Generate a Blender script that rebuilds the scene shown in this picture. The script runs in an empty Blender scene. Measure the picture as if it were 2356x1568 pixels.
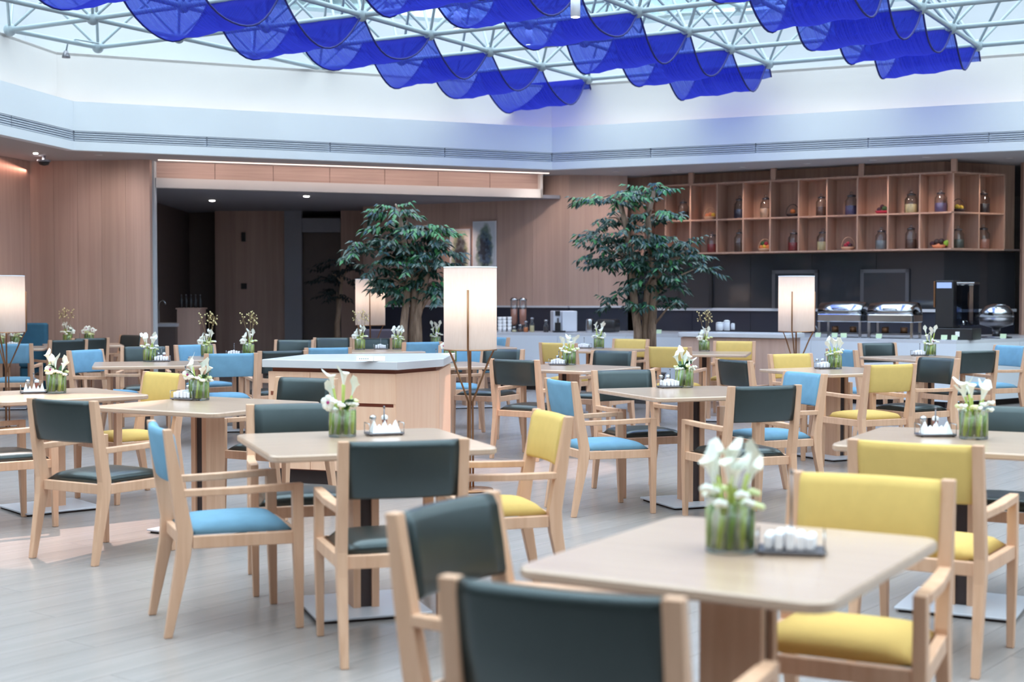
import bpy, math, random
from mathutils import Vector, Matrix
R = math.radians
PI = math.pi
SC = bpy.context.scene
COL = SC.collection

# ---------------------------------------------------------------- camera
FX, CXP, CYP, YH, H = 3272.0, 1178.0, 784.0, 677.0, 1.37
PITCH = math.atan((CYP - YH) / FX)
cam_d = bpy.data.cameras.new('camera')
cam = bpy.data.objects.new('camera', cam_d)
COL.objects.link(cam)
cam.location = (0, 0, H)
cam.rotation_euler = (PI / 2 - PITCH, 0, 0)
cam_d.sensor_width = 36.0
cam_d.lens = FX / 2356.0 * 36.0
cam_d.clip_end = 300
cam_d.dof.use_dof = True
cam_d.dof.focus_distance = 10.2
cam_d.dof.aperture_fstop = 2.6
SC.camera = cam

# ---------------------------------------------------------------- world, large lights, exposure
w = bpy.data.worlds.new('sky')
SC.world = w
w.use_nodes = True
bg = w.node_tree.nodes['Background']
bg.inputs[0].default_value = (0.90, 0.945, 1.0, 1)
bg.inputs[1].default_value = 5.6
SC.view_settings.view_transform = 'Standard'
SC.view_settings.look = 'None'
SC.view_settings.gamma = 1.0
SC.view_settings.use_curve_mapping = False
SC.view_settings.exposure = 0.18

pl = bpy.data.lights.new('skylight_portal', 'AREA')
pl.shape = 'RECTANGLE'; pl.size = 21; pl.size_y = 23
pl.cycles.is_portal = True
plo = bpy.data.objects.new('skylight_portal', pl)
COL.objects.link(plo)
plo.location = (0.8, 10.0, 6.1)

# ---------------------------------------------------------------- pixel helpers
def ray(x, y):
    c, s = math.cos(PITCH), math.sin(PITCH)
    f, u = Vector((0, c, -s)), Vector((0, s, c))
    return Vector((x - CXP, 0, 0)) + f * FX + u * (CYP - y)
def at(x, y, z):
    d = ray(x, y)
    return d * ((z - H) / d.z) + Vector((0, 0, H))
def atd(x, y, Y):
    d = ray(x, y)
    return d * (Y / d.y) + Vector((0, 0, H))
def proj(p):
    c, s = math.cos(PITCH), math.sin(PITCH)
    q = Vector(p) - Vector((0, 0, H))
    zf = q.y * c - q.z * s
    if zf < 0.1: return None
    return (CXP + FX * q.x / zf, CYP - FX * (q.y * s + q.z * c) / zf, zf)
def onwall(x, a, b, z):
    """point of the vertical plane a-b seen in picture column x, at height z"""
    k = (x - CXP) / FX * 1.0005
    dx, dy = b[0] - a[0], b[1] - a[1]
    t = (k * a[1] - a[0]) / (dx - k * dy)
    return Vector((a[0] + dx * t, a[1] + dy * t, z))
def dirv(deg): return Vector((math.cos(R(deg)), math.sin(R(deg)), 0))

# ---------------------------------------------------------------- materials
MATS = {}
def srgb(r, g, b):
    f = lambda c: c / 12.92 if c <= 0.04045 else ((c + 0.055) / 1.055) ** 2.4
    return (f(r / 255), f(g / 255), f(b / 255), 1)
def newmat(name):
    m = bpy.data.materials.new(name); m.use_nodes = True
    MATS[name] = m
    nt = m.node_tree
    return m, nt, nt.nodes['Principled BSDF']
def plain(name, col, rough=0.5, metal=0.0, var=0.06, scale=8.0, bump=0.0, spec=0.5):
    m, nt, p = newmat(name)
    tc = nt.nodes.new('ShaderNodeTexCoord')
    no = nt.nodes.new('ShaderNodeTexNoise'); no.inputs['Scale'].default_value = scale
    no.inputs['Detail'].default_value = 4
    nt.links.new(tc.outputs['Object'], no.inputs['Vector'])
    mx = nt.nodes.new('ShaderNodeMix'); mx.data_type = 'RGBA'
    mx.inputs['A'].default_value = tuple(c * (1 - var) for c in col[:3]) + (1,)
    mx.inputs['B'].default_value = tuple(min(1, c * (1 + var)) for c in col[:3]) + (1,)
    nt.links.new(no.outputs['Fac'], mx.inputs['Factor'])
    nt.links.new(mx.outputs['Result'], p.inputs['Base Color'])
    p.inputs['Roughness'].default_value = rough
    p.inputs['Metallic'].default_value = metal
    p.inputs['Specular IOR Level'].default_value = spec
    if bump:
        bp = nt.nodes.new('ShaderNodeBump'); bp.inputs['Strength'].default_value = bump
        bp.inputs['Distance'].default_value = 0.003
        nt.links.new(no.outputs['Fac'], bp.inputs['Height'])
        nt.links.new(bp.outputs['Normal'], p.inputs['Normal'])
    return m
def wood(name, a, b, scale=(26, 26, 1.2), rough=0.45, tone=None, rnd=0.0, spec=0.4):
    m, nt, p = newmat(name)
    tc = nt.nodes.new('ShaderNodeTexCoord')
    mp = nt.nodes.new('ShaderNodeMapping'); mp.inputs['Scale'].default_value = scale
    no = nt.nodes.new('ShaderNodeTexNoise'); no.inputs['Scale'].default_value = 1.0
    no.inputs['Detail'].default_value = 5; no.inputs['Distortion'].default_value = 0.6
    nt.links.new(tc.outputs['Object'], mp.inputs['Vector'])
    nt.links.new(mp.outputs['Vector'], no.inputs['Vector'])
    rp = nt.nodes.new('ShaderNodeValToRGB')
    rp.color_ramp.elements[0].position = 0.32; rp.color_ramp.elements[0].color = a
    rp.color_ramp.elements[1].position = 0.68; rp.color_ramp.elements[1].color = b
    nt.links.new(no.outputs['Fac'], rp.inputs['Fac'])
    out = rp.outputs['Color']
    if tone:                                   # broad veneer-sheet tone change across the wall
        mp2 = nt.nodes.new('ShaderNodeMapping'); mp2.inputs['Scale'].default_value = tone
        n2 = nt.nodes.new('ShaderNodeTexNoise'); n2.inputs['Scale'].default_value = 1.0
        n2.inputs['Detail'].default_value = 1
        nt.links.new(tc.outputs['Object'], mp2.inputs['Vector'])
        nt.links.new(mp2.outputs['Vector'], n2.inputs['Vector'])
        h = nt.nodes.new('ShaderNodeMix'); h.data_type = 'RGBA'; h.blend_type = 'MULTIPLY'
        r2 = nt.nodes.new('ShaderNodeMapRange')
        r2.inputs['From Min'].default_value = 0.3; r2.inputs['From Max'].default_value = 0.7
        r2.inputs['To Min'].default_value = 0.82; r2.inputs['To Max'].default_value = 1.08
        nt.links.new(n2.outputs['Fac'], r2.inputs['Value'])
        h.inputs['Factor'].default_value = 1
        nt.links.new(out, h.inputs['A']); nt.links.new(r2.outputs['Result'], h.inputs['B'])
        out = h.outputs['Result']
    if rnd:
        oi = nt.nodes.new('ShaderNodeObjectInfo')
        r3 = nt.nodes.new('ShaderNodeMapRange')
        r3.inputs['To Min'].default_value = 1 - rnd; r3.inputs['To Max'].default_value = 1 + rnd * 0.4
        nt.links.new(oi.outputs['Random'], r3.inputs['Value'])
        h = nt.nodes.new('ShaderNodeMix'); h.data_type = 'RGBA'; h.blend_type = 'MULTIPLY'
        h.inputs['Factor'].default_value = 1
        nt.links.new(out, h.inputs['A']); nt.links.new(r3.outputs['Result'], h.inputs['B'])
        out = h.outputs['Result']
    nt.links.new(out, p.inputs['Base Color'])
    p.inputs['Roughness'].default_value = rough
    p.inputs['Specular IOR Level'].default_value = spec
    return m
def thin_glass(name, tint, gloss=0.12, rough=0.02):
    m, nt, p = newmat(name)
    nt.nodes.remove(p)
    out = nt.nodes['Material Output']
    tr = nt.nodes.new('ShaderNodeBsdfTransparent'); tr.inputs[0].default_value = tint
    gl = nt.nodes.new('ShaderNodeBsdfGlossy'); gl.inputs['Roughness'].default_value = rough
    lw = nt.nodes.new('ShaderNodeLayerWeight'); lw.inputs['Blend'].default_value = 0.25
    mu = nt.nodes.new('ShaderNodeMath'); mu.operation = 'MULTIPLY_ADD'
    mu.inputs[1].default_value = 0.55; mu.inputs[2].default_value = gloss * 0.3
    nt.links.new(lw.outputs['Fresnel'], mu.inputs[0])
    mx = nt.nodes.new('ShaderNodeMixShader')
    nt.links.new(mu.outputs[0], mx.inputs[0])
    nt.links.new(tr.outputs[0], mx.inputs[1]); nt.links.new(gl.outputs[0], mx.inputs[2])
    nt.links.new(mx.outputs[0], out.inputs['Surface'])
    return m
def emit(name, col, strength):
    m, nt, p = newmat(name)
    p.inputs['Base Color'].default_value = col
    p.inputs['Emission Color'].default_value = col
    p.inputs['Emission Strength'].default_value = strength
    return m

CH_A, CH_B = srgb(209, 163, 133), srgb(222, 179, 150)
wood('ash_wood', CH_A, CH_B, (30, 30, 2.0), 0.42)
wood('table_wood', srgb(196, 164, 142), srgb(208, 177, 155), (3.0, 40, 20), 0.30, spec=0.7)
MATS['table_wood'].node_tree.nodes['Principled BSDF'].inputs['Coat Weight'].default_value = 0.6
MATS['table_wood'].node_tree.nodes['Principled BSDF'].inputs['Coat Roughness'].default_value = 0.18
wood('cabinet_wood', srgb(240, 192, 162), srgb(246, 203, 175), (22, 22, 1.2), 0.45)
wood('wall_wood', srgb(194, 162, 148), srgb(206, 174, 160), (16, 16, 0.5), 0.5, (1.6, 1.6, 0.02))
wood('wall_wood_dark', srgb(188, 156, 143), srgb(202, 170, 157), (16, 16, 0.5), 0.5, (1.6, 1.6, 0.02))
wood('shelf_wood', srgb(184, 146, 128), srgb(204, 166, 146), (18, 18, 1.0), 0.5)
wood('header_wood', srgb(182, 156, 147), srgb(200, 174, 164), (1.0, 1.0, 42), 0.5, (0.7, 0.7, 0.02))
wood('plank_wood', srgb(152, 145, 143), srgb(161, 153, 151), (20, 1.0, 4), 0.24, rnd=0.05, spec=0.6)
wood('bark', srgb(120, 98, 82), srgb(168, 142, 122), (40, 40, 6), 0.85)
plain('dark_gap', srgb(62, 50, 50), 0.7)
plain('leather_green', srgb(44, 49, 48), 0.30, var=0.12, scale=30, bump=0.05, spec=0.8)
MATS['leather_green'].node_tree.nodes['Principled BSDF'].inputs['Specular Tint'].default_value = (0.75, 0.92, 1.0, 1)  # blue sheen of the reflected sky put into the specular tint
plain('fabric_yellow', srgb(220, 186, 112), 0.85, var=0.06, scale=24, bump=0.1, spec=0.2)
plain('fabric_blue', srgb(118, 162, 190), 0.8, var=0.16, scale=14, bump=0.1, spec=0.25)
plain('fabric_deep_blue', srgb(58, 104, 132), 0.8, var=0.12, scale=20, spec=0.2)
plain('fabric_mauve', srgb(104, 96, 112), 0.8, var=0.1)
plain('steel_plate', srgb(206, 208, 218), 0.35, 0.15, var=0.04)
plain('white_paint', srgb(220, 215, 213), 0.6, var=0.015, scale=2)
plain('clerestory_paint', srgb(188, 190, 196), 0.6, var=0.015, scale=2)
plain('white_fascia', srgb(222, 226, 232), 0.55, var=0.015, scale=2)
plain('soffit_paint', srgb(176, 172, 174), 0.7, var=0.02, scale=2)
plain('grey_paint', srgb(150, 150, 160), 0.7, var=0.03, scale=2)
plain('grille_grey', srgb(214, 220, 230), 0.5, 0.2, var=0.03)
plain('truss_white', srgb(150, 164, 172), 0.4, 0.0, var=0.03)
plain('stone_white', srgb(212, 212, 218), 0.25, var=0.04, scale=5)
plain('counter_front', srgb(226, 230, 238), 0.4, var=0.02, scale=3)
plain('splash_navy', srgb(52, 54, 66), 0.18, var=0.1, scale=2)
plain('glass_black', srgb(58, 58, 62), 0.06, var=0.08, scale=2, spec=0.6)
plain('steel', srgb(190, 192, 196), 0.18, 1.0, var=0.04)
plain('steel_dark', srgb(120, 118, 124), 0.3, 0.9)
plain('black_plastic', srgb(44, 42, 44), 0.35)
plain('white_plastic', srgb(226, 228, 236), 0.35, var=0.01)
plain('brass', srgb(150, 108, 78), 0.3, 0.7, var=0.04)
plain('napkin_white', srgb(242, 242, 248), 0.8, var=0.02, scale=40, bump=0.1)
plain('card_green', srgb(208, 226, 190), 0.6)
plain('card_white', srgb(245, 243, 238), 0.6, var=0.01)
plain('petal_white', srgb(244, 246, 238), 0.5, var=0.03, scale=30)
plain('petal_cream', srgb(226, 232, 176), 0.5, var=0.1, scale=40)
plain('orchid_heart', srgb(170, 40, 120), 0.5)
plain('stem_green', srgb(122, 148, 62), 0.5, var=0.25, scale=30)
plain('stem_lime', srgb(176, 188, 92), 0.5, var=0.2, scale=30)
plain('leaf_dark', srgb(52, 92, 58), 0.4, var=0.25, scale=30)
plain('twig_brown', srgb(140, 116, 82), 0.8, var=0.2, scale=30)
plain('twig_bud', srgb(232, 216, 160), 0.7, var=0.15, scale=60)
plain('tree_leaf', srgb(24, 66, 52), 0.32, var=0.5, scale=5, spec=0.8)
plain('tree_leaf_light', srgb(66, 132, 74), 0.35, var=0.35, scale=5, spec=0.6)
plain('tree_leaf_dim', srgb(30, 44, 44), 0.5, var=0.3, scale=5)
plain('pot_grey', srgb(120, 116, 116), 0.6)
plain('pepper_wood', srgb(142, 78, 62), 0.4)
plain('ceramic', srgb(236, 236, 238), 0.25, var=0.02)
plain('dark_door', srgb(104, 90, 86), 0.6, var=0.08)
for nm, c in dict(red=(150, 44, 50), brown=(96, 66, 56), cream=(226, 208, 160), beige=(214, 176, 148), navy=(58, 58, 84),
                  purple=(110, 98, 140), grey=(150, 154, 158), dark=(66, 52, 54), pink=(200, 140, 120), moss=(96, 100, 92),
                  orange=(232, 138, 80), lemon=(238, 204, 88), lime=(150, 196, 70), peach=(232, 150, 110), plum=(72, 40, 56),
                  leafg=(60, 100, 60), crimson=(176, 44, 72)).items():
    plain('c_' + nm, srgb(*c), 0.55, var=0.15, scale=60)
thin_glass('clear_glass', (0.93, 0.97, 0.95, 1))
thin_glass('jar_glass', (0.90, 0.93, 0.95, 1), 0.2)
thin_glass('roof_glass', (0.90, 0.97, 0.98, 1), 0.1)
thin_glass('smoke_glass', (0.30, 0.34, 0.42, 1), 0.3)
emit('led_warm', (1.0, 0.80, 0.68, 1), 2.0)
emit('led_cove', (1.0, 0.74, 0.62, 1), 1.2)
emit('downlight', (1.0, 0.93, 0.85, 1), 30.0)
emit('bulb', (1.0, 0.78, 0.55, 1), 4.0)

# lampshade: thin paper, lit from inside
m, nt, p = newmat('shade_paper'); nt.nodes.remove(p)
o_ = nt.nodes['Material Output']
tcn = nt.nodes.new('ShaderNodeTexCoord'); mpn = nt.nodes.new('ShaderNodeMapping')
mpn.inputs['Scale'].default_value = (70, 70, 12)
nn = nt.nodes.new('ShaderNodeTexNoise'); nn.inputs['Scale'].default_value = 1
nt.links.new(tcn.outputs['Object'], mpn.inputs[0]); nt.links.new(mpn.outputs[0], nn.inputs['Vector'])
cr = nt.nodes.new('ShaderNodeValToRGB')
cr.color_ramp.elements[0].color = srgb(226, 212, 204); cr.color_ramp.elements[1].color = srgb(236, 224, 218)
nt.links.new(nn.outputs['Fac'], cr.inputs[0])
df = nt.nodes.new('ShaderNodeBsdfDiffuse'); tl = nt.nodes.new('ShaderNodeBsdfTranslucent')
nt.links.new(cr.outputs[0], df.inputs[0]); nt.links.new(cr.outputs[0], tl.inputs[0])
mx = nt.nodes.new('ShaderNodeMixShader'); mx.inputs[0].default_value = 0.55
nt.links.new(df.outputs[0], mx.inputs[1]); nt.links.new(tl.outputs[0], mx.inputs[2])
nt.links.new(mx.outputs[0], o_.inputs['Surface'])

# sheer blue cloth: woven stripes let light through
m, nt, p = newmat('sheer_blue'); nt.nodes.remove(p)
o_ = nt.nodes['Material Output']
uv = nt.nodes.new('ShaderNodeUVMap')
mpn = nt.nodes.new('ShaderNodeMapping'); mpn.inputs['Scale'].default_value = (26, 1.0, 1)
nn = nt.nodes.new('ShaderNodeTexNoise'); nn.inputs['Scale'].default_value = 1.0; nn.inputs['Detail'].default_value = 3
nt.links.new(uv.outputs[0], mpn.inputs[0]); nt.links.new(mpn.outputs[0], nn.inputs['Vector'])
lw = nt.nodes.new('ShaderNodeLayerWeight'); lw.inputs['Blend'].default_value = 0.5
fa = nt.nodes.new('ShaderNodeMapRange')
fa.inputs['From Min'].default_value = 0.3; fa.inputs['From Max'].default_value = 0.7
fa.inputs['To Min'].default_value = 0.92; fa.inputs['To Max'].default_value = 0.45
nt.links.new(nn.outputs['Fac'], fa.inputs['Value'])
df = nt.nodes.new('ShaderNodeBsdfDiffuse'); df.inputs[0].default_value = srgb(50, 54, 156)
tl = nt.nodes.new('ShaderNodeBsdfTranslucent'); tl.inputs[0].default_value = srgb(48, 54, 165)
m1 = nt.nodes.new('ShaderNodeMixShader'); m1.inputs[0].default_value = 0.5
nt.links.new(df.outputs[0], m1.inputs[1]); nt.links.new(tl.outputs[0], m1.inputs[2])
tr = nt.nodes.new('ShaderNodeBsdfTransparent'); tr.inputs[0].default_value = srgb(120, 140, 225)
m2 = nt.nodes.new('ShaderNodeMixShader')
md = nt.nodes.new('ShaderNodeMath'); md.operation = 'MULTIPLY'
mf = nt.nodes.new('ShaderNodeMath'); mf.operation = 'SUBTRACT'; mf.inputs[0].default_value = 1.15; mf.use_clamp = True
nt.links.new(lw.outputs['Facing'], mf.inputs[1])
nt.links.new(fa.outputs[0], md.inputs[0]); nt.links.new(mf.outputs[0], md.inputs[1])
nt.links.new(md.outputs[0], m2.inputs[0])
nt.links.new(m1.outputs[0], m2.inputs[1]); nt.links.new(tr.outputs[0], m2.inputs[2])
nt.links.new(m2.outputs[0], o_.inputs['Surface'])

plain('hem_blue', srgb(34, 38, 110), 0.8)
# abstract watercolour prints
def paint(name, paper, inks, seed):
    m, nt, p = newmat(name)
    tc = nt.nodes.new('ShaderNodeTexCoord')
    prev = None
    gr = nt.nodes.new('ShaderNodeTexGradient'); gr.gradient_type = 'SPHERICAL'
    mp = nt.nodes.new('ShaderNodeMapping'); mp.inputs['Scale'].default_value = (4.0, 1, 1.7)
    nt.links.new(tc.outputs['Object'], mp.inputs[0]); nt.links.new(mp.outputs[0], gr.inputs[0])
    for i, ink in enumerate(inks):
        no = nt.nodes.new('ShaderNodeTexNoise'); no.inputs['Scale'].default_value = 6 + 3 * i
        no.inputs['Detail'].default_value = 6
        ad = nt.nodes.new('ShaderNodeVectorMath'); ad.operation = 'ADD'
        ad.inputs[1].default_value = (seed * 3.1 + i * 7.7, 0, i * 2.3)
        nt.links.new(tc.outputs['Object'], ad.inputs[0]); nt.links.new(ad.outputs[0], no.inputs['Vector'])
        mu = nt.nodes.new('ShaderNodeMath'); mu.operation = 'MULTIPLY'
        nt.links.new(no.outputs['Fac'], mu.inputs[0]); nt.links.new(gr.outputs['Fac'], mu.inputs[1])
        rp = nt.nodes.new('ShaderNodeMapRange')
        rp.inputs['From Min'].default_value = 0.14 + 0.07 * i; rp.inputs['From Max'].default_value = 0.24 + 0.08 * i
        nt.links.new(mu.outputs[0], rp.inputs['Value'])
        mx = nt.nodes.new('ShaderNodeMix'); mx.data_type = 'RGBA'
        if prev is None: mx.inputs['A'].default_value = paper
        else: nt.links.new(prev, mx.inputs['A'])
        mx.inputs['B'].default_value = ink
        nt.links.new(rp.outputs[0], mx.inputs['Factor'])
        prev = mx.outputs['Result']
    nt.links.new(prev, p.inputs['Base Color'])
    p.inputs['Roughness'].default_value = 0.7
paint('print_a', srgb(226, 222, 220), [srgb(150, 160, 130), srgb(96, 104, 110), srgb(60, 56, 60)], 1)
paint('print_b', srgb(214, 220, 228), [srgb(120, 140, 130), srgb(80, 104, 130), srgb(46, 56, 72)], 2)

# ---------------------------------------------------------------- mesh builder
class MB:
    def __init__(s): s.v = []; s.f = []
    def add(s, vs, fs):
        n = len(s.v); s.v += [tuple(v) for v in vs]; s.f += [tuple(i + n for i in f) for f in fs]
        return s
    def box(s, c, d, rz=0, M=None):
        hx, hy, hz = d[0] / 2, d[1] / 2, d[2] / 2
        vs = []
        for z in (-hz, hz):
            for x, y in ((-hx, -hy), (hx, -hy), (hx, hy), (-hx, hy)):
                q = Vector((x, y, z))
                if rz: q = Matrix.Rotation(rz, 3, 'Z') @ q
                if M: q = M @ q
                vs.append(q + Vector(c))
        return s.add(vs, [(3, 2, 1, 0), (4, 5, 6, 7), (0, 1, 5, 4), (1, 2, 6, 5), (2, 3, 7, 6), (3, 0, 4, 7)])
    def prism(s, poly, z0, z1, bev=0.0):
        """poly: ccw list of (x,y); optional chamfer on top and bottom edges"""
        n = len(poly)
        if bev:
            cx = sum(p[0] for p in poly) / n; cy = sum(p[1] for p in poly) / n
            def ins(d):
                r = []
                for x, y in poly:
                    L = math.hypot(x - cx, y - cy); k = (L - d) / L
                    r.append((cx + (x - cx) * k, cy + (y - cy) * k))
                return r
            q = ins(bev)
            rings = [(q, z0), (poly, z0 + bev), (poly, z1 - bev), (q, z1)]
        else:
            rings = [(poly, z0), (poly, z1)]
        vs = [(x, y, z) for pp, z in rings for x, y in pp]
        fs = [tuple(reversed(range(n)))]
        for k in range(len(rings) - 1):
            for i in range(n):
                j = (i + 1) % n
                fs.append((k * n + i, k * n + j, (k + 1) * n + j, (k + 1) * n + i))
        fs.append(tuple(range((len(rings) - 1) * n, len(rings) * n)))
        return s.add(vs, fs)
    def loft(s, rings, cap=True):
        n = len(rings[0]); vs = [v for r in rings for v in r]; fs = []
        for k in range(len(rings) - 1):
            for i in range(n):
                j = (i + 1) % n
                fs.append((k * n + i, k * n + j, (k + 1) * n + j, (k + 1) * n + i))
        if cap:
            fs.append(tuple(reversed(range(n)))); fs.append(tuple(range((len(rings) - 1) * n, len(rings) * n)))
        return s.add(vs, fs)
    def tube(s, pts, rad, n=8):
        pts = [Vector(p) for p in pts]
        rr = rad if isinstance(rad, (list, tuple)) else [rad] * len(pts)
        rings = []
        up = Vector((0.13, 0.27, 0.95))
        for i, p in enumerate(pts):
            t = (pts[min(i + 1, len(pts) - 1)] - pts[max(i - 1, 0)])
            t = t.normalized() if t.length > 1e-9 else Vector((0, 0, 1))
            a = t.cross(up)
            if a.length < 0.05: a = t.cross(Vector((1, 0, 0)))
            a.normalize(); b = t.cross(a)
            rings.append([p + (a * math.cos(2 * PI * k / n) + b * math.sin(2 * PI * k / n)) * rr[i] for k in range(n)])
        return s.loft([list(reversed(r)) for r in rings])
    def lathe(s, prof, n=20, c=(0, 0, 0), cap=True):
        rings = [[(c[0] + r * math.cos(2 * PI * k / n), c[1] + r * math.sin(2 * PI * k / n), c[2] + z) for k in range(n)] for r, z in prof]
        return s.loft(rings, cap)
    def ball(s, c, r, n=8, m=6, sq=(1, 1, 1)):
        rings = []
        for j in range(m + 1):
            a = PI * j / m; a = min(max(a, 0.12), PI - 0.12)
            rings.append([(c[0] + sq[0] * r * math.sin(a) * math.cos(2 * PI * k / n), c[1] + sq[1] * r * math.sin(a) * math.sin(2 * PI * k / n), c[2] - sq[2] * r * math.cos(a)) for k in range(n)])
        return s.loft(rings)
    def bar(s, pts, secs):
        """rectangular bar through pts; secs = (width along X, depth along Y) at each pt, sections stay horizontal"""
        rings = []
        for p, (a, b) in zip(pts, secs):
            rings.append([(p[0] - a / 2, p[1] - b / 2, p[2]), (p[0] + a / 2, p[1] - b / 2, p[2]), (p[0] + a / 2, p[1] + b / 2, p[2]), (p[0] - a / 2, p[1] + b / 2, p[2])])
        return s.loft(rings)
    def mesh(s, name, mat, smooth=False):
        me = bpy.data.meshes.new(name); me.from_pydata(s.v, [], s.f); me.update()
        if smooth:
            for p in me.polygons: p.use_smooth = True
        if mat: me.materials.append(MATS[mat])
        return me
    def build(s, name, mat, parent=None, smooth=False, bevel=0.0, auto=None):
        o = bpy.data.objects.new(name, s.mesh(name, mat, smooth or auto is not None)); COL.objects.link(o)
        if parent is not None: o.parent = parent
        if bevel:
            b = o.modifiers.new('bevel', 'BEVEL'); b.width = bevel; b.segments = 2; b.limit_method = 'ANGLE'
        return o
def tag(o, label=None, cat=None, group=None, kind=None):
    if label: o['label'] = label
    if cat: o['category'] = cat
    if group: o['group'] = group
    if kind: o['kind'] = kind
    return o
def empty(name, loc=(0, 0, 0), rz=0):
    o = bpy.data.objects.new(name, None); COL.objects.link(o)
    o.location = loc; o.rotation_euler = (0, 0, rz); o.empty_display_size = 0.1
    return o
def dup(o, parent=None):
    c = o.copy(); COL.objects.link(c)
    if parent is not None: c.parent = parent
    for ch in o.children: dup(ch, c)
    return c
def struct(name, mb, mat, parent=None):
    o = mb.build(name, mat, parent) if mb.v else empty(name)
    if parent is None: o['kind'] = 'structure'
    return o
def rrect(w, d, r, n=5):
    out = []
    for cx, cy, a0 in ((w / 2 - r, d / 2 - r, 0), (-w / 2 + r, d / 2 - r, 90), (-w / 2 + r, -d / 2 + r, 180), (w / 2 - r, -d / 2 + r, 270)):
        for k in range(n + 1):
            a = R(a0 + 90 * k / n); out.append((cx + r * math.cos(a), cy + r * math.sin(a)))
    return out
def offset(poly, d):
    """outward mitre offset of a ccw polygon"""
    n = len(poly); out = []
    for i in range(n):
        a, b, c = Vector(poly[i - 1]), Vector(poly[i]), Vector(poly[(i + 1) % n])
        e1, e2 = (b - a).normalized(), (c - b).normalized()
        n1, n2 = Vector((e1.y, -e1.x)), Vector((e2.y, -e2.x))
        m = (n1 + n2).normalized(); k = d / max(0.3, m.dot(n1))
        out.append((b.x + m.x * k, b.y + m.y * k))
    return out
def ring(mb, poly, d0, d1, z0, z1):
    a, b = offset(poly, d0), offset(poly, d1); n = len(poly)
    vs = [(x, y, z0) for x, y in a] + [(x, y, z0) for x, y in b] + [(x, y, z1) for x, y in a] + [(x, y, z1) for x, y in b]
    fs = []
    for i in range(n):
        j = (i + 1) % n
        fs += [(i, j, n + j, n + i), (2 * n + i, 3 * n + i, 3 * n + j, 2 * n + j), (i, 2 * n + i, 2 * n + j, j), (n + i, n + j, 3 * n + j, 3 * n + i)]
    return mb.add(vs, fs)
def wallbox(mb, a, b, z0, z1, th, side=1):
    """vertical slab from a to b, thickened to the left (side=1) of a->b"""
    a, b = Vector((a[0], a[1])), Vector((b[0], b[1])); e = (b - a).normalized(); nrm = Vector((-e.y, e.x)) * th * side
    pts = [a, b, b + nrm, a + nrm]
    if side < 0: pts = [a, a + nrm, b + nrm, b]
    return mb.prism([(p.x, p.y) for p in pts], z0, z1)

# ================================================================ ROOM
KS = 1.10                                              # shell scale: heights above the eye line
def zk(z): return H + (z - H) * KS
ZS = zk(3.0)
P_ca = at(170, 345, ZS); P_ab = at(1270, 390, ZS)
P_be = at(2356, 345, ZS)
eb = (P_be - P_ab).normalized()
P_bd = P_ab + eb * 10.2
P_c0 = P_ca + Vector((-0.164, -0.986, 0)) * 17.2
P_d0 = Vector((P_bd.x + 0.6, P_c0.y - 0.3, 0))
BEAM = [(P_c0.x, P_c0.y), (P_d0.x, P_d0.y), (P_bd.x, P_bd.y), (P_ab.x, P_ab.y), (P_ca.x, P_ca.y)]   # ccw

# floor
fl = struct('floor', MB().box((0, 6, -0.06), (60, 60, 0.1)), 'plank_wood')
fl['kind'] = 'structure'
PLW, PLL, PA = 0.19, 1.9, 52.0
pd, pn = dirv(PA), dirv(PA + 90)
pm = MB().prism(rrect(PLW - 0.002, PLL - 0.002, 0.001, 1), -0.0095, 0.0, 0.0006)
plank_me = pm.mesh('plank', 'plank_wood')
cands = []
for i in range(-70, 130):
    for j in range(-12, 16):
        c = pd * ((j + (i * 0.37) % 1.0) * PLL) - pn * (i * PLW) * -1
        c = Vector((c.x, c.y + 0.0, 0))
        if not (-14 < c.x < 14 and 0.3 < c.y < 24): continue
        q = proj(c)
        vis = (q is not None and -900 < q[0] < 3200 and q[1] < 2300) or c.length < 5
        if vis: cands.append((c.length, c))
cands.sort(key=lambda t: t[0])
rest = MB()
for k, (dist, c) in enumerate(cands):
    if k < 300:
        o = bpy.data.objects.new('plank', plank_me); COL.objects.link(o); o.parent = fl
        o.location = c; o.rotation_euler = (0, 0, R(PA - 90))
    elif dist < 20:
        e = [c + pd * (sy * (PLL - 0.002) / 2) + pn * (sx * (PLW - 0.002) / 2) for sx, sy in ((1, -1), (1, 1), (-1, 1), (-1, -1))]
        rest.prism([(p.x, p.y) for p in e], -0.0095, 0.0)
o = rest.build('plank', 'plank_wood', fl); o['kind'] = 'stuff'

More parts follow.
